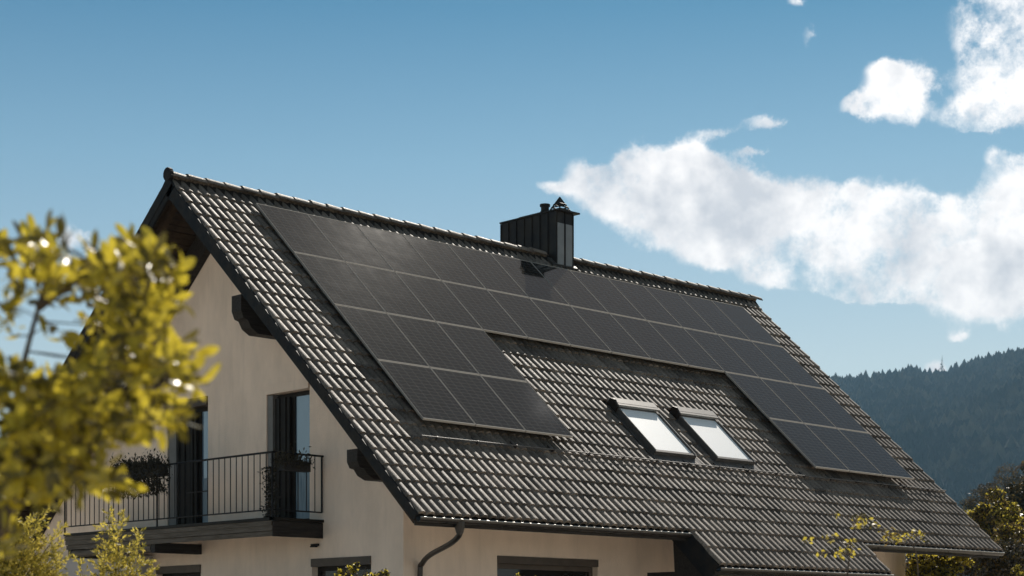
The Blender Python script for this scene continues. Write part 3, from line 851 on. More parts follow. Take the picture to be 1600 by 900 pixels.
for (z_, r_) in ((.06, b0 * .93), (.12, b0 * .76), (.18, b0 * .58)):
    for (a, b) in (((-1, -1), (1, -1)), ((1, -1), (1, 1)), ((1, 1), (-1, 1)), ((-1, 1), (-1, -1))):
        m.tube([(7.90 + a[0] * r_, .42 + a[1] * r_, CHZ + z_), (7.90 + b[0] * r_, .42 + b[1] * r_, CHZ + z_)], .014, 5)
m.add([ap, *(((7.90 + sx * .085, .42 + sy * .085, CHZ + .19)) for sx, sy in ((-1, -1), (1, -1), (1, 1), (-1, 1)))], [(0, 1, 2), (0, 2, 3), (0, 3, 4), (0, 4, 1), (4, 3, 2, 1)])
part(m, 'chimney_cowl', M_chim, chim)
m = MB(); m.frame_box(FR, (CHX0 - .12, .1, -.03), (CHX1 + .1, .34, .02)); part(m, 'flashing', M_skyframe, chim)

# ---- balcony doors and windows
for (y0, y1, yg, yj) in ((-1.96, -.77, -1.36, -.92), (.96, 2.25, 1.39, 2.0)):
    m = MB()
    xf = XW + .13
    m.box((xf, y0, 5.60), (xf + .06, y1, 5.67)); m.box((xf, y0, 3.5), (xf + .06, y1, 3.56)); m.box((xf, y0, 3.56), (xf + .06, y0 + .035, 5.6)); m.box((xf, yg - .03, 3.56), (xf + .06, yg + .04, 5.6))
    dr = part(m, 'balcony_door', M_dark, house)
    m = MB(); m.box((xf + .02, y0 + .035, 4.42), (xf + .035, yg - .03, 5.6)); part(m, 'pane', M_glass, dr)
    m = MB(); m.box((xf + .02, y0 + .035, 3.56), (xf + .035, yg - .03, 4.42)); part(m, 'curtained_pane', M_curt, dr)
    m = MB(); m.box((XW + .02, yj, 3.5), (xf, y1 - .003, 5.66)); part(m, 'jamb', M_jamb, dr)
    k = yg + .045
    while k < yj - .05:
        mm = MB(); mm.box((XW + .05 + .02 * ((int(k * 100) // 8) % 2), k, 3.52), (XW + .12, k + .075, 5.6)); part(mm, 'shutter_slat', M_dark, dr); k += .085
    m = MB(); m.box((XW - .02, y0 + .02, 5.675), (XW + .25, y1, 5.83)); part(m, 'shutter_box', M_wall if y0 < 0 else M_lintel, dr)
for (y0, y1, z0, z1) in LOWS:
    m = MB(); m.box((XW + .12, y0, z0), (XW + .18, y0 + .07, z1)); m.box((XW + .12, y1 - .07, z0), (XW + .18, y1, z1)); m.box((XW + .12, y0 + .07, z1 - .2), (XW + .18, y1 - .07, z1)); m.box((XW + .12, y0 + .07, z0), (XW + .18, y1 - .07, z0 + .07)); m.box((XW + .12, (y0 + y1) / 2 - .05, z0 + .07), (XW + .18, (y0 + y1) / 2 + .05, z1 - .2))
    wi = part(m, 'window', M_dark, house)
    m = MB(); m.box((XW + .14, y0 + .07, z0 + .07), (XW + .155, y1 - .07, z1 - .2)); part(m, 'pane', M_glass2, wi)
    m = MB(); m.box((XW - .025, y0 - .0, z1 - .13), (XW + .1, y1 + .0, z1)); part(m, 'lintel', M_lintel, wi)
m = MB(); m.box((FX0, YW + .12, 1.5), (FX0 + .08, YW + .18, 2.8)); m.box((FX1 - .08, YW + .12, 1.5), (FX1, YW + .18, 2.8)); m.box((FX0 + .08, YW + .12, 2.72), (FX1 - .08, YW + .18, 2.8)); m.box((FX0 + .08, YW + .12, 1.5), (FX1 - .08, YW + .18, 1.58))
wi = part(m, 'window', M_lintel, house)
m = MB(); m.box((FX0 + .08, YW + .14, 1.58), (FX1 - .08, YW + .155, 2.72)); part(m, 'pane', M_glass2, wi)
m = MB(); m.box((FX0, YW - .02, 2.80), (FX1, YW + .1, 2.92)); part(m, 'lintel', M_lintel, wi)
# small lamp under the balcony
m = MB(); m.box((XW - .05, -2.22, 3.085), (XW - .001, -2.05, 3.12)); m.box((XW - .08, -2.20, 3.065), (XW - .02, -2.07, 3.085)); part(m, 'wall_lamp', M_rail, house)

# ---- balcony
BX = -1.34; BY0, BY1 = -2.30, 4.10
m = MB(); m.box((BX + .02, BY0 + .02, 3.36), (XW - .002, BY1, 3.49)); bal = part(m, 'balcony', M_slab, house)
m = MB(); m.box((BX - .03, BY0 - .05, 3.455), (BX + .018, BY1, 3.5)); m.box((BX - .03, BY0 - .05, 3.455), (XW + .05 - .06, BY0 + .018, 3.501)); part(m, 'edge_trim', M_dark, bal)
for k in range(3):
    z1 = 3.45 - k * .083; 
    m = MB(); m.box((BX - .012 + k * .02, BY0, z1 - .076), (BX + .015 + k * .02, BY1, z1)); part(m, 'plank', M_plank, bal)
    m = MB(); m.box((BX + .02, BY0 - .018, z1 - .083), (XW - .002, BY0 + .012, z1 - .001)); part(m, 'plank', M_wood, bal)
m = MB(); m.box((BX + .06, BY0 + .03, 3.24), (BX + .2, BY1, 3.33)); m.box((BX + .2, BY0 + .03, 3.24), (XW - .002, BY0 + .15, 3.35)); part(m, 'beam', M_wood, bal)
m = MB(); m.tube([(BX + .12, 1.3, 3.14), (BX + .12, 3.95, 3.14)], .075, 10); part(m, 'beam', M_plank, bal)
for y in (1.15, 3.95):
    m = MB(); m.box((BX + .05, y, 3.06), (XW - .002, y + .12, 3.235)); part(m, 'beam', M_wood, bal)
def bar(a, b, r=.0085):
    m = MB(); m.tube([a, b], r, 6, smooth=False); part(m, 'baluster', M_rail, bal)
y = BY0 - .02 + .163
while y < BY1 - .02:
    bar((BX, y, 3.62), (BX, y, 4.52)); y += .163
for x in [BX + .1683 * k for k in range(1, 6)]:
    bar((x, BY0 - .02, 3.62), (x, BY0 - .02, 4.52))
for (a, b) in (((BX, BY0 - .02, 3.50), (BX, BY0 - .02, 4.54)), ((BX, BY1, 3.50), (BX, BY1, 4.54)), ((XW - .03, BY0 - .02, 3.62), (XW - .03, BY0 - .02, 4.53)), ((BX, 1.0, 3.50), (BX, 1.0, 4.53))):
    m = MB(); m.tube([a, b], .016, 8, smooth=False); part(m, 'rail_post', M_rail, bal)
for (a, b, r_) in (((BX, BY0 - .02, 4.53), (BX, BY1, 4.55), .017), ((BX, BY0 - .02, 4.53), (XW - .0, BY0 - .02, 4.53), .017), ((BX, BY0 - .02, 3.62), (BX, BY1, 3.63), .012), ((BX, BY0 - .02, 3.62), (XW - .03, BY0 - .02, 3.62), .012), ((BX, -.52, 4.02), (BX, .1, 4.02), .01), ((BX, 1.95, 4.28), (BX, 3.2, 4.28), .012)):
    m = MB(); m.tube([a, b], r_, 8, smooth=False); part(m, 'hand_rail' if r_ > .015 else 'lower_rail', M_rail, bal)

# planters hang on the railing
M_dry = leaf_mat('dry dark foliage', (0.018, 0.016, 0.010), (0.05, 0.038, 0.02), trans=.2, rough=.8)
M_box = mat('dark planter box', (0.02, 0.018, 0.018), rough=.6, var=.2)
def quads_cloud(centers, size, flat=0.0, aspect=.5, rnd=rng):
    n_ = len(centers); C = np.asarray(centers, np.float32)
    d1 = rnd.normal(size=(n_, 3)); d1[:, 2] -= flat; d1 /= np.linalg.norm(d1, axis=1)[:, None]
    d2 = rnd.normal(size=(n_, 3)); d2 -= (d2 * d1).sum(1)[:, None] * d1; d2 /= np.linalg.norm(d2, axis=1)[:, None]
    s_ = (size * rnd.uniform(.6, 1.3, n_))[:, None]
    a = C - d1 * s_ * .5; b = C + d2 * s_ * aspect * .5 ; c = C + d1 * s_ * .5; e = C - d2 * s_ * aspect * .5
    V = np.stack([a, b, c, e], 1).reshape(-1, 3)
    F = np.arange(n_ * 4, dtype=np.int32).reshape(-1, 4)
    return V, F
def planter(name, a, b, ncl, droop, label):
    a, b = Vector(a), Vector(b)
    t = empty(name, (a + b) / 2, label, 'planter', 'planter boxes hung on the balcony railing')
    m = MB(); mn = [min(a[i], b[i]) for i in range(3)]; mx = [max(a[i], b[i]) for i in range(3)]
    m.box((mn[0], mn[1], mn[2]), (mx[0], mx[1], mx[2])); 
    m.box((mn[0] - .012, mn[1] - .012, mx[2]), (mx[0] + .012, mx[1] + .012, mx[2] + .018))
    local(m.build('box', M_box), t)
    C = np.stack([rng.uniform(mn[i] - .06, mx[i] + .06, ncl) for i in range(3)], 1)
    C[:, 2] = mx[2] + .02 + rng.exponential(.05, ncl) - droop * rng.uniform(0, 1, ncl) ** 1.2 * (rng.uniform(0, 1, ncl) < .72)
    C[:, 0] -= rng.uniform(0, .1, ncl)
    V, F = quads_cloud(C, .07, flat=1.4, aspect=.35)
    tri_mesh('plant', V, F, M_dry, t, kind='stuff')
planter('planter_box', (BX - .22, .62, 4.34), (BX - .03, 2.0, 4.50), 3800, .52, 'long planter box with withered trailing plants on the railing before the left balcony door')
planter('planter_box', (BX + .1, BY0 - .2, 4.24), (BX + .62, BY0 - .05, 4.36), 700, .12, 'short planter box with dark plants on the right end of the balcony railing')
C = np.stack([rng.normal(BX + .05, .05, 700), rng.normal(BY0 + .1, .06, 700), rng.uniform(3.5, 4.3, 700)], 1)
t = empty('climbing_plant', (BX + .05, BY0 + .1, 3.5), 'thin dark climbing plant on the balcony corner post by the right door', 'plant')
V, F = quads_cloud(C, .06, aspect=.4)
tri_mesh('foliage', V, F, M_dry, t, kind='stuff')
m = MB(); m.tube([(BX + .05, BY0 + .1, 3.5), (BX + .03, BY0 + .08, 4.3)], .008, 5); local(m.build('stem', M_bark), t)

# ------------------------------------------------------------------ solar panels
n_ = Vector((0, -PS, PC))
u_ = (Vector((1, 0, 0)) + n_ * 0.004).normalized(); v_ = (Vector((0, -PC, -PS)) + n_ * 0.01).normalized()
ro = 0.0205
U_ = u_ * math.cos(ro) + v_ * math.sin(ro)
V_ = v_ * math.cos(ro) - u_ * math.sin(ro)
N_ = U_.cross(-V_).normalized()
if N_.z < 0: N_ = -N_
PW, PH = 1.092, 1.546
O_ = FR(0.0794, 0.47, 0.07)
PM = Matrix(((U_.x, -V_.x, N_.x, 0), (U_.y, -V_.y, N_.y, 0), (U_.z, -V_.z, N_.z, 0), (0, 0, 0, 1)))
gx, gy = .006, .010
fm = MB()
W_, H_ = PW - 2 * gx, PH - 2 * gy
fw = .010; fh = .016
x0, x1, y0, y1 = gx, PW - gx, -PH + gy, -gy
for (a, b, c, d_) in ((x0, x0 + fw, y0, y1), (x1 - fw, x1, y0, y1), (x0 + fw, x1 - fw, y0, y0 + fh), (x0 + fw, x1 - fw, y1 - fh, y1)):
    fm.box((a, c, -.035), (b, d_, .0))
frame_me = fm.mesh('frame', [M_frame, M_frame2])
frame_me.polygons.foreach_set('material_index', [0] * 12 + [1] * 12)
gm = MB(); gm.box((x0 + fw, y0 + fh, -.03), (x1 - fw, y1 - fh, -.003)); glass_me = gm.mesh('glass', M_panel)
rows = {0: range(12), 1: range(12), 2: [0, 1, 2, 9, 10, 11], 3: [0, 1, 2, 9, 10, 11]}
ORD = ['first', 'second', 'third', 'fourth', 'fifth', 'sixth', 'seventh', 'eighth', 'ninth', 'tenth', 'eleventh', 'twelfth']
RN = ['top row', 'second row', 'third row', 'bottom row']
for j, cols in rows.items():
    for i in cols:
        if j < 2: lab = f'black solar panel in the {RN[j]}, {ORD[i]} counted from the gable'
        elif i < 3: lab = f'black solar panel in the {RN[j]} of the left block, {ORD[i]} from the gable'
        else: lab = f'black solar panel in the {RN[j]} of the right block, {ORD[i - 9]} from its left edge'
        o = bpy.data.objects.new('solar_panel', None); COL.objects.link(o)
        o.matrix_world = Matrix.Translation(O_ + U_ * (i * PW) + V_ * (j * PH)) @ PM
        tag(o, lab, 'solar panel', 'black solar panels mounted on the tiled roof')
        for nm, me in (('frame', frame_me), ('glass', glass_me)):
            c = bpy.data.objects.new(nm, me); COL.objects.link(c); c.parent = o
# mounting rails under each row
for j, (i0, i1, wh) in enumerate([(0, 12, 'top row'), (0, 12, 'second row'), (0, 3, 'third row of the left block'), (0, 3, 'bottom row of the left block'), (9, 12, 'third row of the right block'), (9, 12, 'bottom row of the right block')]):
    jj = [0, 1, 2, 3, 2, 3][j]
    for q_, fr_ in (('upper', .25), ('lower', .78)):
        a = O_ + U_ * (i0 * PW + .05) + V_ * ((jj + fr_) * PH); b = O_ + U_ * (i1 * PW - .05) + V_ * ((jj + fr_) * PH)
        t = empty('mounting_rail', a, f'{q_} aluminium rail carrying the {wh} of solar panels', 'rail', 'rails under the solar panels')
        m = MB(); e1 = N_ * -.038; e2 = N_ * -.064; s1 = V_ * .02
        m.hexa([a + e2 + s1, b + e2 + s1, b + e2 - s1, a + e2 - s1, a + e1 + s1, b + e1 + s1, b + e1 - s1, a + e1 - s1])
        local(m.build('rail', M_railal), t)
        k = 0.3
        Lr = (b - a).length
        while k < Lr:
            p = a + U_ * k + e2
            nr = Vector((0, -PS, PC))
            h = (p - FR(0, 0, -.06)).dot(nr)
            m = MB()
            w1 = U_ * .015; w2 = V_ * .02
            lo = p - nr * max(.02, h)
            m.hexa([lo - w1 + w2, lo + w1 + w2, lo + w1 - w2, lo - w1 - w2, p - w1 + w2, p + w1 + w2, p + w1 - w2, p - w1 - w2])
            local(m.build('foot', M_railal), t)
            k += 1.638

# ------------------------------------------------------------------ vegetation near the camera
M_leafY = leaf_mat('yellow green leaf', (0.12, 0.12, 0.014), (0.42, 0.37, 0.05), trans=.55, rough=.32, scale=2.2, tcol=(0.80, 0.62, 0.05))
M_leafD = leaf_mat('olive leaf', (0.035, 0.036, 0.008), (0.10, 0.09, 0.015), trans=.3, rough=.35, scale=2.5, tcol=(0.25, 0.19, 0.02))
def leaf_mesh(kind, m_):
    r_ = random.Random(kind)
    L = 1.0; Wd = r_.uniform(.30, .42); bend = r_.uniform(.05, .3); fold = r_.uniform(.05, .16)
    prof_ = [(0, .04), (.18, .30), (.42, .78), (.66, 1.0), (.86, .72), (1.0, .06)]
    m = MB(); vs = []
    for (t_, w_) in prof_:
        z = -bend * t_ * t_; hw = Wd * .5 * w_
        vs += [(t_ * L, -hw, z + fold * w_ * .5), (t_ * L, 0, z), (t_ * L, hw, z + fold * w_ * .5)]
    fs = []
    for i in range(len(prof_) - 1):
        a = i * 3
        fs += [(a, a + 3, a + 4, a + 1), (a + 1, a + 4, a + 5, a + 2)]
    m.add(vs, fs, True)
    return m.mesh('leaf', m_)
LM = [leaf_mesh(k, M_leafY if k < 4 else M_leafD) for k in range(6)]
def basis_from(d, roll):
    d = d.normalized(); s_ = d.orthogonal().normalized(); s_.rotate(Matrix.Rotation(roll, 3, d)); n2 = d.cross(s_)
    return Matrix(((d.x, s_.x, n2.x, 0), (d.y, s_.y, n2.y, 0), (d.z, s_.z, n2.z, 0), (0, 0, 0, 1)))
def leafy_shrub():
    rs = random.Random(11)
    base = at(-60, 990, 4.1); base.z = 0
    t = empty('leafy_shrub', base, 'yellow green broad-leaved shrub, blurred, close to the camera at the left', 'shrub')
    # clumps of the crown: photo pixel, radii, twig tips
    CLU = [(30,385,36,24,6),(75,378,28,22,5),(150,410,40,30,8),(60,420,55,18,7),(215,400,40,30,10),(250,425,30,30,8),(230,385,28,20,5),(180,440,60,24,9),(110,455,50,18,6),
           (235,480,45,30,10),(190,500,40,25,8),(20,440,24,8,2),(265,560,48,26,12),(225,530,50,26,8),(290,590,26,24,6),(200,580,60,30,12),(30,585,40,14,6),
           (110,605,50,20,9),(150,560,40,20,6),(30,620,45,35,11),(15,720,24,30,8),(20,770,26,24,8),(60,760,40,20,9),(12,830,16,24,5),(110,745,36,16,7),(150,600,60,30,8),(60,650,50,40,8),(110,700,40,30,8),(40,690,60,30,10),(60,640,50,30,9),(130,680,50,20,8),(100,650,60,30,13),(180,640,55,28,12),(240,630,40,26,9),(270,655,28,18,5),(20,690,30,30,6),(70,700,40,24,6),
           (200,665,40,14,5),(130,610,50,20,6),(140,735,36,16,6),(175,755,26,12,4),(90,730,36,20,6),(30,745,30,16,4),(10,505,8,8,1),(100,520,10,5,1),(8,470,10,5,1)]
    tips = []
    for (u, v, ru, rv, n2) in CLU:
        for _ in range(n2):
            a = rs.uniform(0, 6.28); q_ = math.sqrt(rs.uniform(0, 1))
            tips.append(at(u + ru * q_ * math.cos(a), v + rv * q_ * math.sin(a), rs.uniform(3.5, 4.5)))
    for _ in range(60):     # the rest of the crown, left of the picture
        tips.append(at(rs.uniform(-360, -70), rs.uniform(380, 860), rs.uniform(3.5, 4.9)))
    # limbs
    limbs = [[(-60, 1900, 4.1), (-60, 1300, 4.1), (-25, 900, 4.1), (50, 740, 4.0), (120, 640, 3.95), (190, 540, 3.9), (235, 440, 3.9)],
             [(-25, 900, 4.1), (10, 740, 4.15), (30, 600, 4.1), (60, 480, 4.05), (80, 400, 4.0)],
             [(120, 640, 3.95), (200, 620, 3.9), (270, 590, 3.85)], [(50, 740, 4.0), (110, 740, 3.95), (160, 735, 3.9)],
             [(-40, 1300, 4.1), (-120, 800, 4.2), (-180, 560, 4.3), (-200, 430, 4.3)], [(60, 480, 4.05), (130, 430, 4.0), (180, 400, 4.0)], [(-25, 900, 4.1), (10, 820, 4), (15, 770, 4)]]
    m = MB(); nodes = []
    for li, L in enumerate(limbs):
        pts = [at(*p) for p in L]
        if li == 0: pts[0] = base.copy()
        c = curve(pts, 5)
        r0 = .020 if li == 0 else .012
        rs_ = [max(.004, r0 * (1 - .85 * i / len(c))) for i in range(len(c))]
        m.tube(c, rs_, 7)
        nodes += [q for q in c[4:] if q.z > 1.2]
    local(m.build('trunk', M_bark), t)
    tw = MB(); allm = []
    for p in tips:
        nb = min(nodes, key=lambda q: (q - p).length + max(0, q.z - p.z) * .4)
        mid = (nb + p) / 2 + Vector((rs.gauss(0, .02), rs.gauss(0, .02), rs.uniform(-.03, .01)))
        tw.tube([nb, mid, p] if (nb - p).length < .22 else [p + (nb - p).normalized() * .12, p], [.0025, .0018, .001] if (nb - p).length < .22 else [.002, .001], 4)
        dr = (p - mid).normalized() + Vector((rs.gauss(0, .25), rs.gauss(0, .25), rs.uniform(0, .5)))
        dr.normalize()
        k = rs.randint(7, 10)
        for i in range(k):
            back = rs.uniform(0, .055) if i < k - 1 else 0
            pos = p - dr * back
            side = dr.orthogonal(); side.rotate(Matrix.Rotation(i * 2.4 + rs.uniform(-.4, .4), 3, dr))
            d2 = dr * rs.uniform(.2, .9) + side * rs.uniform(.6, 1.0) + Vector((0, 0, rs.uniform(-.15, .2)))
            sz = rs.uniform(.036, .066)
            M4 = Matrix.Translation(pos) @ basis_from(d2, rs.uniform(0, 6.28)) @ Matrix.Diagonal((sz, sz, sz, 1))
            allm.append((rs.choices(range(6), [3, 3, 3, 3, 3, 3])[0], M4))
    tw.build('twigs', M_bark); tw_o = COL.objects[-1]; local(tw_o, t); tw_o['kind'] = 'stuff'
    vis = []
    for a in allm:
        d = a[1].translation - CAM; z = d.dot(CF); uu = 800 + FPX * d.dot(CR) / z; vv = HZ - FPX * d.z / z
        inside = -5 < uu < 400 and vv < 880
        vis.append((0 if inside else 1, z, a))
    vis.sort(key=lambda q: (q[0], q[1]))
    inv = Matrix.Translation(-t.location)
    for _, _, (k, M4) in vis[:300]:
        o = bpy.data.objects.new('leaf', LM[k]); COL.objects.link(o); o.parent = t; o.matrix_local = inv @ M4
    for k in range(6):
        ms = [inv @ M4 for _, _, (kk, M4) in vis[300:] if kk == k]
        if ms: join_mesh(LM[k], ms, 'foliage', M_leafY if k < 4 else M_leafD, t, kind='stuff')
leafy_shrub()

# ---- thuja-like conifer shoots
M_thu = leaf_mat('golden conifer scales', (0.26, 0.22, 0.03), (0.60, 0.50, 0.12), trans=.5, rough=.5, scale=14, tcol=(0.85, 0.68, 0.12))
M_thud = leaf_mat('green conifer scales', (0.07, 0.075, 0.015), (0.20, 0.18, 0.03), trans=.4, rough=.5, scale=14, tcol=(0.35, 0.3, 0.04))
def conifer_shrub(label, d, shoots, seed, base_u):
    rs = random.Random(seed); K = d / 5.2
    base = at(base_u, 990, d); base.z = 0
    t = empty('conifer_shrub', base, label, 'shrub', 'golden conifer shrubs in front of the house')
    V = []; F = []; stem = MB()
    def scale(p, d_, s_, roll):
        M4 = basis_from(d_, roll)
        x, y = M4.col[0].to_3d(), M4.col[1].to_3d()
        k = len(V)
        V.extend([tuple(p), tuple(p + x * s_ * .45 + y * s_ * .15), tuple(p + x * s_), tuple(p + x * s_ * .45 - y * s_ * .15)])
        F.append((k, k + 1, k + 2, k + 3))
    def spray(p, d_, L, depth):
        n3 = max(3, int(L / (.008 * K)))
        q_ = p.copy(); dd = d_.normalized()
        for i in range(n3):
            dd = (dd + Vector((rs.gauss(0, .05), rs.gauss(0, .05), .02))).normalized()
            q_ = q_ + dd * (L / n3)
            f = i / n3
            for _ in range(3):
                sd = dd.orthogonal(); sd.rotate(Matrix.Rotation(rs.uniform(0, 6.28), 3, dd))
                scale(q_, dd * .9 + sd * .5, K * rs.uniform(.011, .018), rs.uniform(0, 6.28))
            if depth > 0 and i % 2 == 0:
                sd = dd.orthogonal(); sd.rotate(Matrix.Rotation(i * 2.4 + rs.uniform(-.5, .5), 3, dd))
                ll = L * (1 - f) * rs.uniform(.25, .48) + .012 * K
                spray(q_, dd * .75 + sd * .75, ll, depth - 1)
    for (u, v, u0, v0, wd) in shoots:
        tip, root = at(u, v, d + rs.uniform(-.15, .15)), at(u0, v0, d)
        stem.tube([base if rs.random() < .2 else root - Vector((0, 0, .4)), root, (root + tip) / 2, tip], [.009, .006, .003, .001], 5)
        ax = tip - root; L = ax.length
        n3 = int(L / (.0105 * K)); wd = wd * K
        for i in range(n3):
            f = i / n3
            p = root + ax * f
            sd = ax.normalized().orthogonal(); sd.rotate(Matrix.Rotation(i * 2.4 + rs.uniform(-.6, .6), 3, ax.normalized()))
            ll = wd * (1 - f) ** .8 * rs.uniform(.5, 1.15) + .012 * K
            spray(p, sd * .75 + ax.normalized() * .8, ll, 1 if ll > .03 * K else 0)
        spray(tip - ax.normalized() * .05 * K, ax, .05 * K, 0)
    local(stem.build('stem', M_bark), t)
    h = len(F) // 2
    tri_mesh('foliage', V, F, [M_thu, M_thud], t, kind='stuff')
    o = COL.objects[-1]
    idx = np.array([1 if rs.random() < .35 else 0 for _ in F], np.int32)
    o.data.polygons.foreach_set('material_index', idx)
conifer_shrub('golden conifer shrub with thin upright shoots in front of the balcony base', 13.0,
    [(172, 795, 168, 960, .075), (192, 800, 180, 900, .03), (218, 828, 208, 960, .06), (122, 872, 150, 980, .05), (158, 880, 150, 970, .06), (205, 862, 200, 960, .05), (240, 880, 225, 990, .03), (140, 900, 150, 990, .06), (186, 870, 186, 980, .07)], 5, 180)
conifer_shrub('golden bushy conifer shrub filling the lower left corner', 11.5,
    [(78, 790, 10, 880, .06), (100, 822, 40, 900, .06), (105, 870, 30, 930, .07), (60, 805, 10, 930, .08), (20, 800, 0, 920, .09), (95, 845, 40, 960, .08), (70, 880, 40, 980, .09), (10, 840, -20, 960, .1), (40, 830, 20, 960, .1), (-30, 800, -40, 960, .1), (90, 890, 60, 990, .08), (5, 775, -20, 900, .06), (30, 880, 10, 990, .1)], 9, 10)

# ---- bushes by the house and trees behind it
def leaf_cloud(blobs, n3, size, rs_):
    C = []
    W = np.array([b[3] ** 2 * (b[4] if len(b) > 4 else 1) for b in blobs]); W = W / W.sum()
    cnt = rs_.multinomial(n3, W)
    for b, k in zip(blobs, cnt):
        d = rs_.normal(size=(k, 3)); d /= np.linalg.norm(d, axis=1)[:, None]
        r_ = b[3] * rs_.uniform(0.25, 1.08, k) ** .6
        C.append(np.array(b[:3]) + d * r_[:, None] * np.array([1, 1, .85]))
    return np.vstack(C)
def bush(name, label, cat, blobs_px, n3, size, mats_, seed, group=None, stem=True, aspect=.6):
    rs_ = np.random.default_rng(seed); rr = random.Random(seed)
    bl = []
    for (u, v, d, r_) in blobs_px:
        p = at(u, v, d); bl.append((p.x, p.y, p.z, r_))
    cx = sum(b[0] for b in bl) / len(bl); cy = sum(b[1] for b in bl) / len(bl)
    t = empty(name, (cx, cy, 0), label, cat, group)
    sub = []
    for b in bl:        # break each blob into uneven clumps
        for _ in range(7):
            d = Vector((rr.gauss(0, 1), rr.gauss(0, 1), rr.gauss(0, 1))).normalized() * b[3] * rr.uniform(.35, .85)
            sub.append((b[0] + d.x, b[1] + d.y, b[2] + d.z * .85, b[3] * rr.uniform(.22, .45)))
    C = leaf_cloud(sub, n3, size, rs_)
    C = C[C[:, 2] > .02]
    V, F = quads_cloud(C, size, aspect=aspect, rnd=rs_)
    o = tri_mesh('foliage' if cat != 'tree' else 'crown', V, F, mats_, t, kind='stuff')
    if len(mats_) > 1:
        o.data.polygons.foreach_set('material_index', rs_.integers(0, len(mats_), len(F)).astype(np.int32))
    if stem:
        m = MB()
        top = max(b[2] for b in bl)
        c0 = Vector((cx, cy, 0)); r0 = max(.02, top * .018)
        m.tube([c0, c0 + Vector((.05 * top * .2, 0, top * .35)), c0 + Vector((0, .02 * top, top * .75))], [r0, r0 * .7, r0 * .25], 7)
        for b in bl:
            m.tube([c0 + Vector((0, 0, top * rr.uniform(.15, .4))), (c0 + Vector((b[0] - cx, b[1] - cy, b[2])) + c0 + Vector((0, 0, top * .4))) / 2, Vector(b[:3])], [r0 * .5, r0 * .3, r0 * .1], 5)
            for _ in range(4):
                e2 = Vector(b[:3]) + Vector((rr.gauss(0, 1), rr.gauss(0, 1), rr.uniform(0, 1))).normalized() * b[3] * .9
                m.tube([Vector(b[:3]) - Vector((0, 0, b[3] * .4)), e2], [r0 * .15, r0 * .05], 4)
        local(m.build('trunk', M_bark), t)
    return t
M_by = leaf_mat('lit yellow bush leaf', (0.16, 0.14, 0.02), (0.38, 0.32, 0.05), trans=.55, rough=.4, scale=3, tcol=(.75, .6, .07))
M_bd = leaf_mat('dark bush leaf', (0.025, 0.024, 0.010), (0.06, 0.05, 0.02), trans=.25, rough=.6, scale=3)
M_bb = leaf_mat('brown autumn leaf', (0.09, 0.062, 0.022), (0.20, 0.14, 0.04), trans=.45, rough=.5, scale=3)
M_bg = leaf_mat('grey twigs', (0.07, 0.06, 0.05), (0.14, 0.125, 0.11), trans=.1, rough=.8, scale=4)
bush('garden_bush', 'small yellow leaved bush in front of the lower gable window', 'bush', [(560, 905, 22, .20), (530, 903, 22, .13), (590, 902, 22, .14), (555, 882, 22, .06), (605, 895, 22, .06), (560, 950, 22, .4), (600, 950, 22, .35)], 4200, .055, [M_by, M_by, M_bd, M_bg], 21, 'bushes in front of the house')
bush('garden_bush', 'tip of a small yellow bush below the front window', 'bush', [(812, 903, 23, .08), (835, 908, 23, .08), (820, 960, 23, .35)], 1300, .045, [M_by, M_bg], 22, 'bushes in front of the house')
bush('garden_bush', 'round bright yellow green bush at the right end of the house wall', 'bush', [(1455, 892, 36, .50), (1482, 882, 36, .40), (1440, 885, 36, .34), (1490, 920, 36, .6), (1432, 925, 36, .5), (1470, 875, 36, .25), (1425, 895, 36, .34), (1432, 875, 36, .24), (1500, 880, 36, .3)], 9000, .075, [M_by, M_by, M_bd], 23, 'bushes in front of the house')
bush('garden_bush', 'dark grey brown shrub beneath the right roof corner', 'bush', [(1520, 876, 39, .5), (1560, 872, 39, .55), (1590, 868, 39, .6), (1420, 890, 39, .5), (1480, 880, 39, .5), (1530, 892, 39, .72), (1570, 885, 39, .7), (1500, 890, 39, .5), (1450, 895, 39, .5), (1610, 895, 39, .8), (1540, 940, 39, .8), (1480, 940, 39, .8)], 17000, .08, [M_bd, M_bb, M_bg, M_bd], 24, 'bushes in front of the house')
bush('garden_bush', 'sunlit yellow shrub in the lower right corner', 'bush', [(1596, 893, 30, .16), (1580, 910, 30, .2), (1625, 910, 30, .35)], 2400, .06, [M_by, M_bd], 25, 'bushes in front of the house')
G3 = 'autumn trees behind the house'
bush('autumn_tree', 'olive brown autumn tree just behind the right roof corner', 'tree', [(1540, 820, 58, 1.0), (1552, 792, 58, .8), (1570, 830, 58, 1.1), (1535, 860, 58, 1.0), (1580, 870, 58, 1.2), (1600, 830, 58, 1.0)], 15000, .13, [M_bb, M_by, M_bd], 31, G3)
bush('autumn_tree', 'tall dark brown tree cut by the right picture edge', 'tree', [(1604, 764, 75, .8), (1610, 792, 75, 1.2), (1582, 815, 75, 1.1), (1640, 780, 75, 1.6), (1592, 785, 75, .7), (1625, 820, 75, 1.8), (1660, 780, 75, 2.4)], 17000, .17, [M_bb, M_bd, M_bd], 32, G3)
bush('autumn_tree', 'pale grey leafless tree farther behind the house', 'tree', [(1545, 780, 140, 2.0), (1520, 790, 140, 1.4), (1570, 775, 140, 1.8), (1535, 770, 140, 1.0), (1600, 760, 140, 3.0)], 9000, .24, [M_bg, M_bb, M_bg], 33, G3, aspect=.25)
bush('autumn_tree', 'green brown bush-like tree between the roof corner and the edge', 'tree', [(1575, 850, 50, .8), (1595, 845, 50, .7), (1560, 865, 50, .7), (1605, 870, 50, .9)], 9000, .10, [M_bb, M_by, M_bd, M_bb], 34, G3)

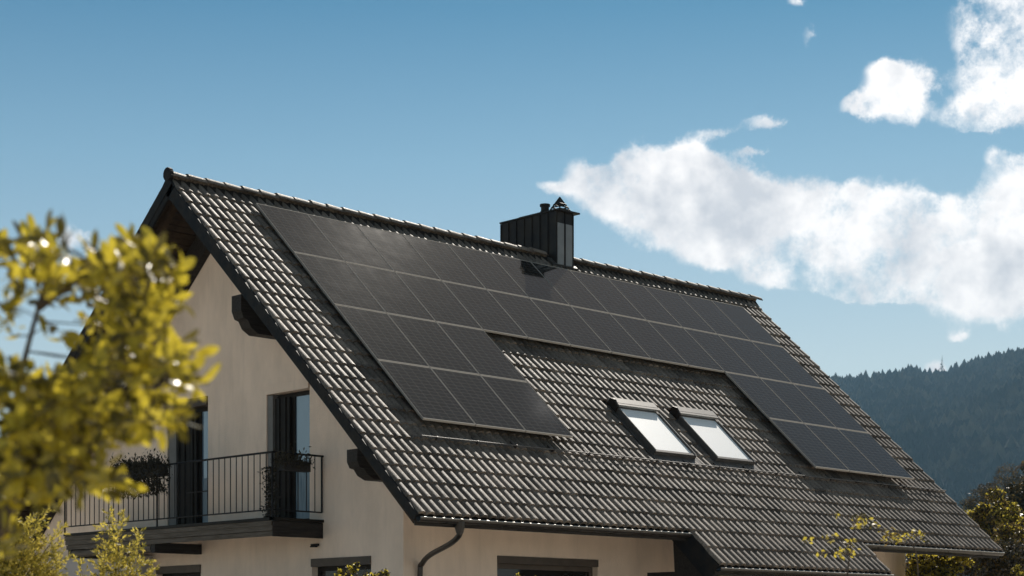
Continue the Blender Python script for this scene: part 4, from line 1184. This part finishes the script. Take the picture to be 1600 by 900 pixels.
# ---- leafy vine sprays in front of the roof
def vine(label, pts, d, tipsn, seed, size=.03):
    rs = random.Random(seed)
    P = [at(u, v, d) for u, v in pts]
    t = empty('leafy_spray', (P[0].x, P[0].y, 0), label, 'branch', 'yellow leaved shoots in front of the roof')
    m = MB(); c = curve(P, 6); m.tube([Vector((P[0].x, P[0].y, 0))] + c, [.02] + [.008 * (1 - .8 * i / len(c)) for i in range(len(c))], 5)
    V = []; F = []
    for (u, v, ru, rv, n3) in tipsn:
        a = at(u, v, d); nb = min(c, key=lambda q: (q - a).length)
        m.tube([nb, (nb + a) / 2 + Vector((0, 0, .01)), a], [.004, .003, .002], 4)
        for _ in range(int(n3 * .65)):
            aa = rs.uniform(0, 6.28); q_ = math.sqrt(rs.random())
            p = at(u + ru * q_ * math.cos(aa), v + rv * q_ * math.sin(aa), d + rs.uniform(-.15, .15))
            M4 = basis_from(Vector((rs.gauss(0, 1), rs.gauss(0, 1), rs.gauss(0, .7) - .3)), rs.uniform(0, 6.28))
            x, y = M4.col[0].to_3d(), M4.col[1].to_3d(); s_ = size * rs.uniform(.7, 1.3); k = len(V)
            V += [tuple(p), tuple(p + x * s_ * .55 + y * s_ * .3), tuple(p + x * s_), tuple(p + x * s_ * .55 - y * s_ * .3)]; F.append((k, k + 1, k + 2, k + 3))
    local(m.build('stem', M_bark), t)
    o = tri_mesh('foliage', V, F, [M_by, M_bd, M_bb], t, kind='stuff')
    o.data.polygons.foreach_set('material_index', np.array([rs.choice([0, 0, 0, 1, 2]) for _ in F], np.int32))
vine('forked leafy spray in front of the lower tiles beside the step in the eave', [(1320, 1050), (1322, 930), (1326, 880), (1332, 840), (1345, 815)], 12,
     [(1348, 815, 20, 13, 110), (1330, 850, 14, 10, 40), (1296, 838, 10, 8, 30), (1262, 842, 9, 7, 22), (1322, 865, 12, 8, 40), (1305, 800, 8, 5, 10), (1310, 860, 16, 8, 26), (1285, 862, 10, 5, 16)], 41, .032)
vine('long leafy spray trailing over the right gutter', [(1440, 1050), (1436, 930), (1430, 860), (1405, 838), (1380, 832)], 14,
     [(1390, 832, 14, 9, 60), (1408, 838, 14, 8, 50), (1432, 832, 12, 7, 44), (1390, 845, 14, 5, 30), (1442, 840, 6, 8, 22), (1372, 822, 8, 5, 8)], 42, .034)
# dark twig at the right edge
m = MB()
tp = curve([at(1583, 739, 9), at(1590, 731, 9), at(1602, 724, 9), at(1640, 715, 9), at(1700, 760, 9), at(1720, 1000, 9)], 5)
tp.append(Vector((tp[-1].x, tp[-1].y, 0)))
m.tube(tp, [.002 + .012 * i / len(tp) for i in range(len(tp))], 6)
tag(m.build('bare_twig', M_bark), 'thin dark bare twig arching in from the right edge before the hill', 'twig')

# ------------------------------------------------------------------ haze
hz = MB(); hz.box((-5300, -5300, -6), (5300, 5300, 640))
HM = bpy.data.materials.new('haze air'); HM.use_nodes = True
nt = HM.node_tree; nt.nodes.clear()
pv = nt.nodes.new('ShaderNodeVolumePrincipled'); pv.inputs['Color'].default_value = (0.42, 0.72, 1.0, 1); pv.inputs['Density'].default_value = 0.000135
om = nt.nodes.new('ShaderNodeOutputMaterial'); nt.links.new(pv.outputs[0], om.inputs['Volume'])
hz.build('haze', HM, kind='stuff')
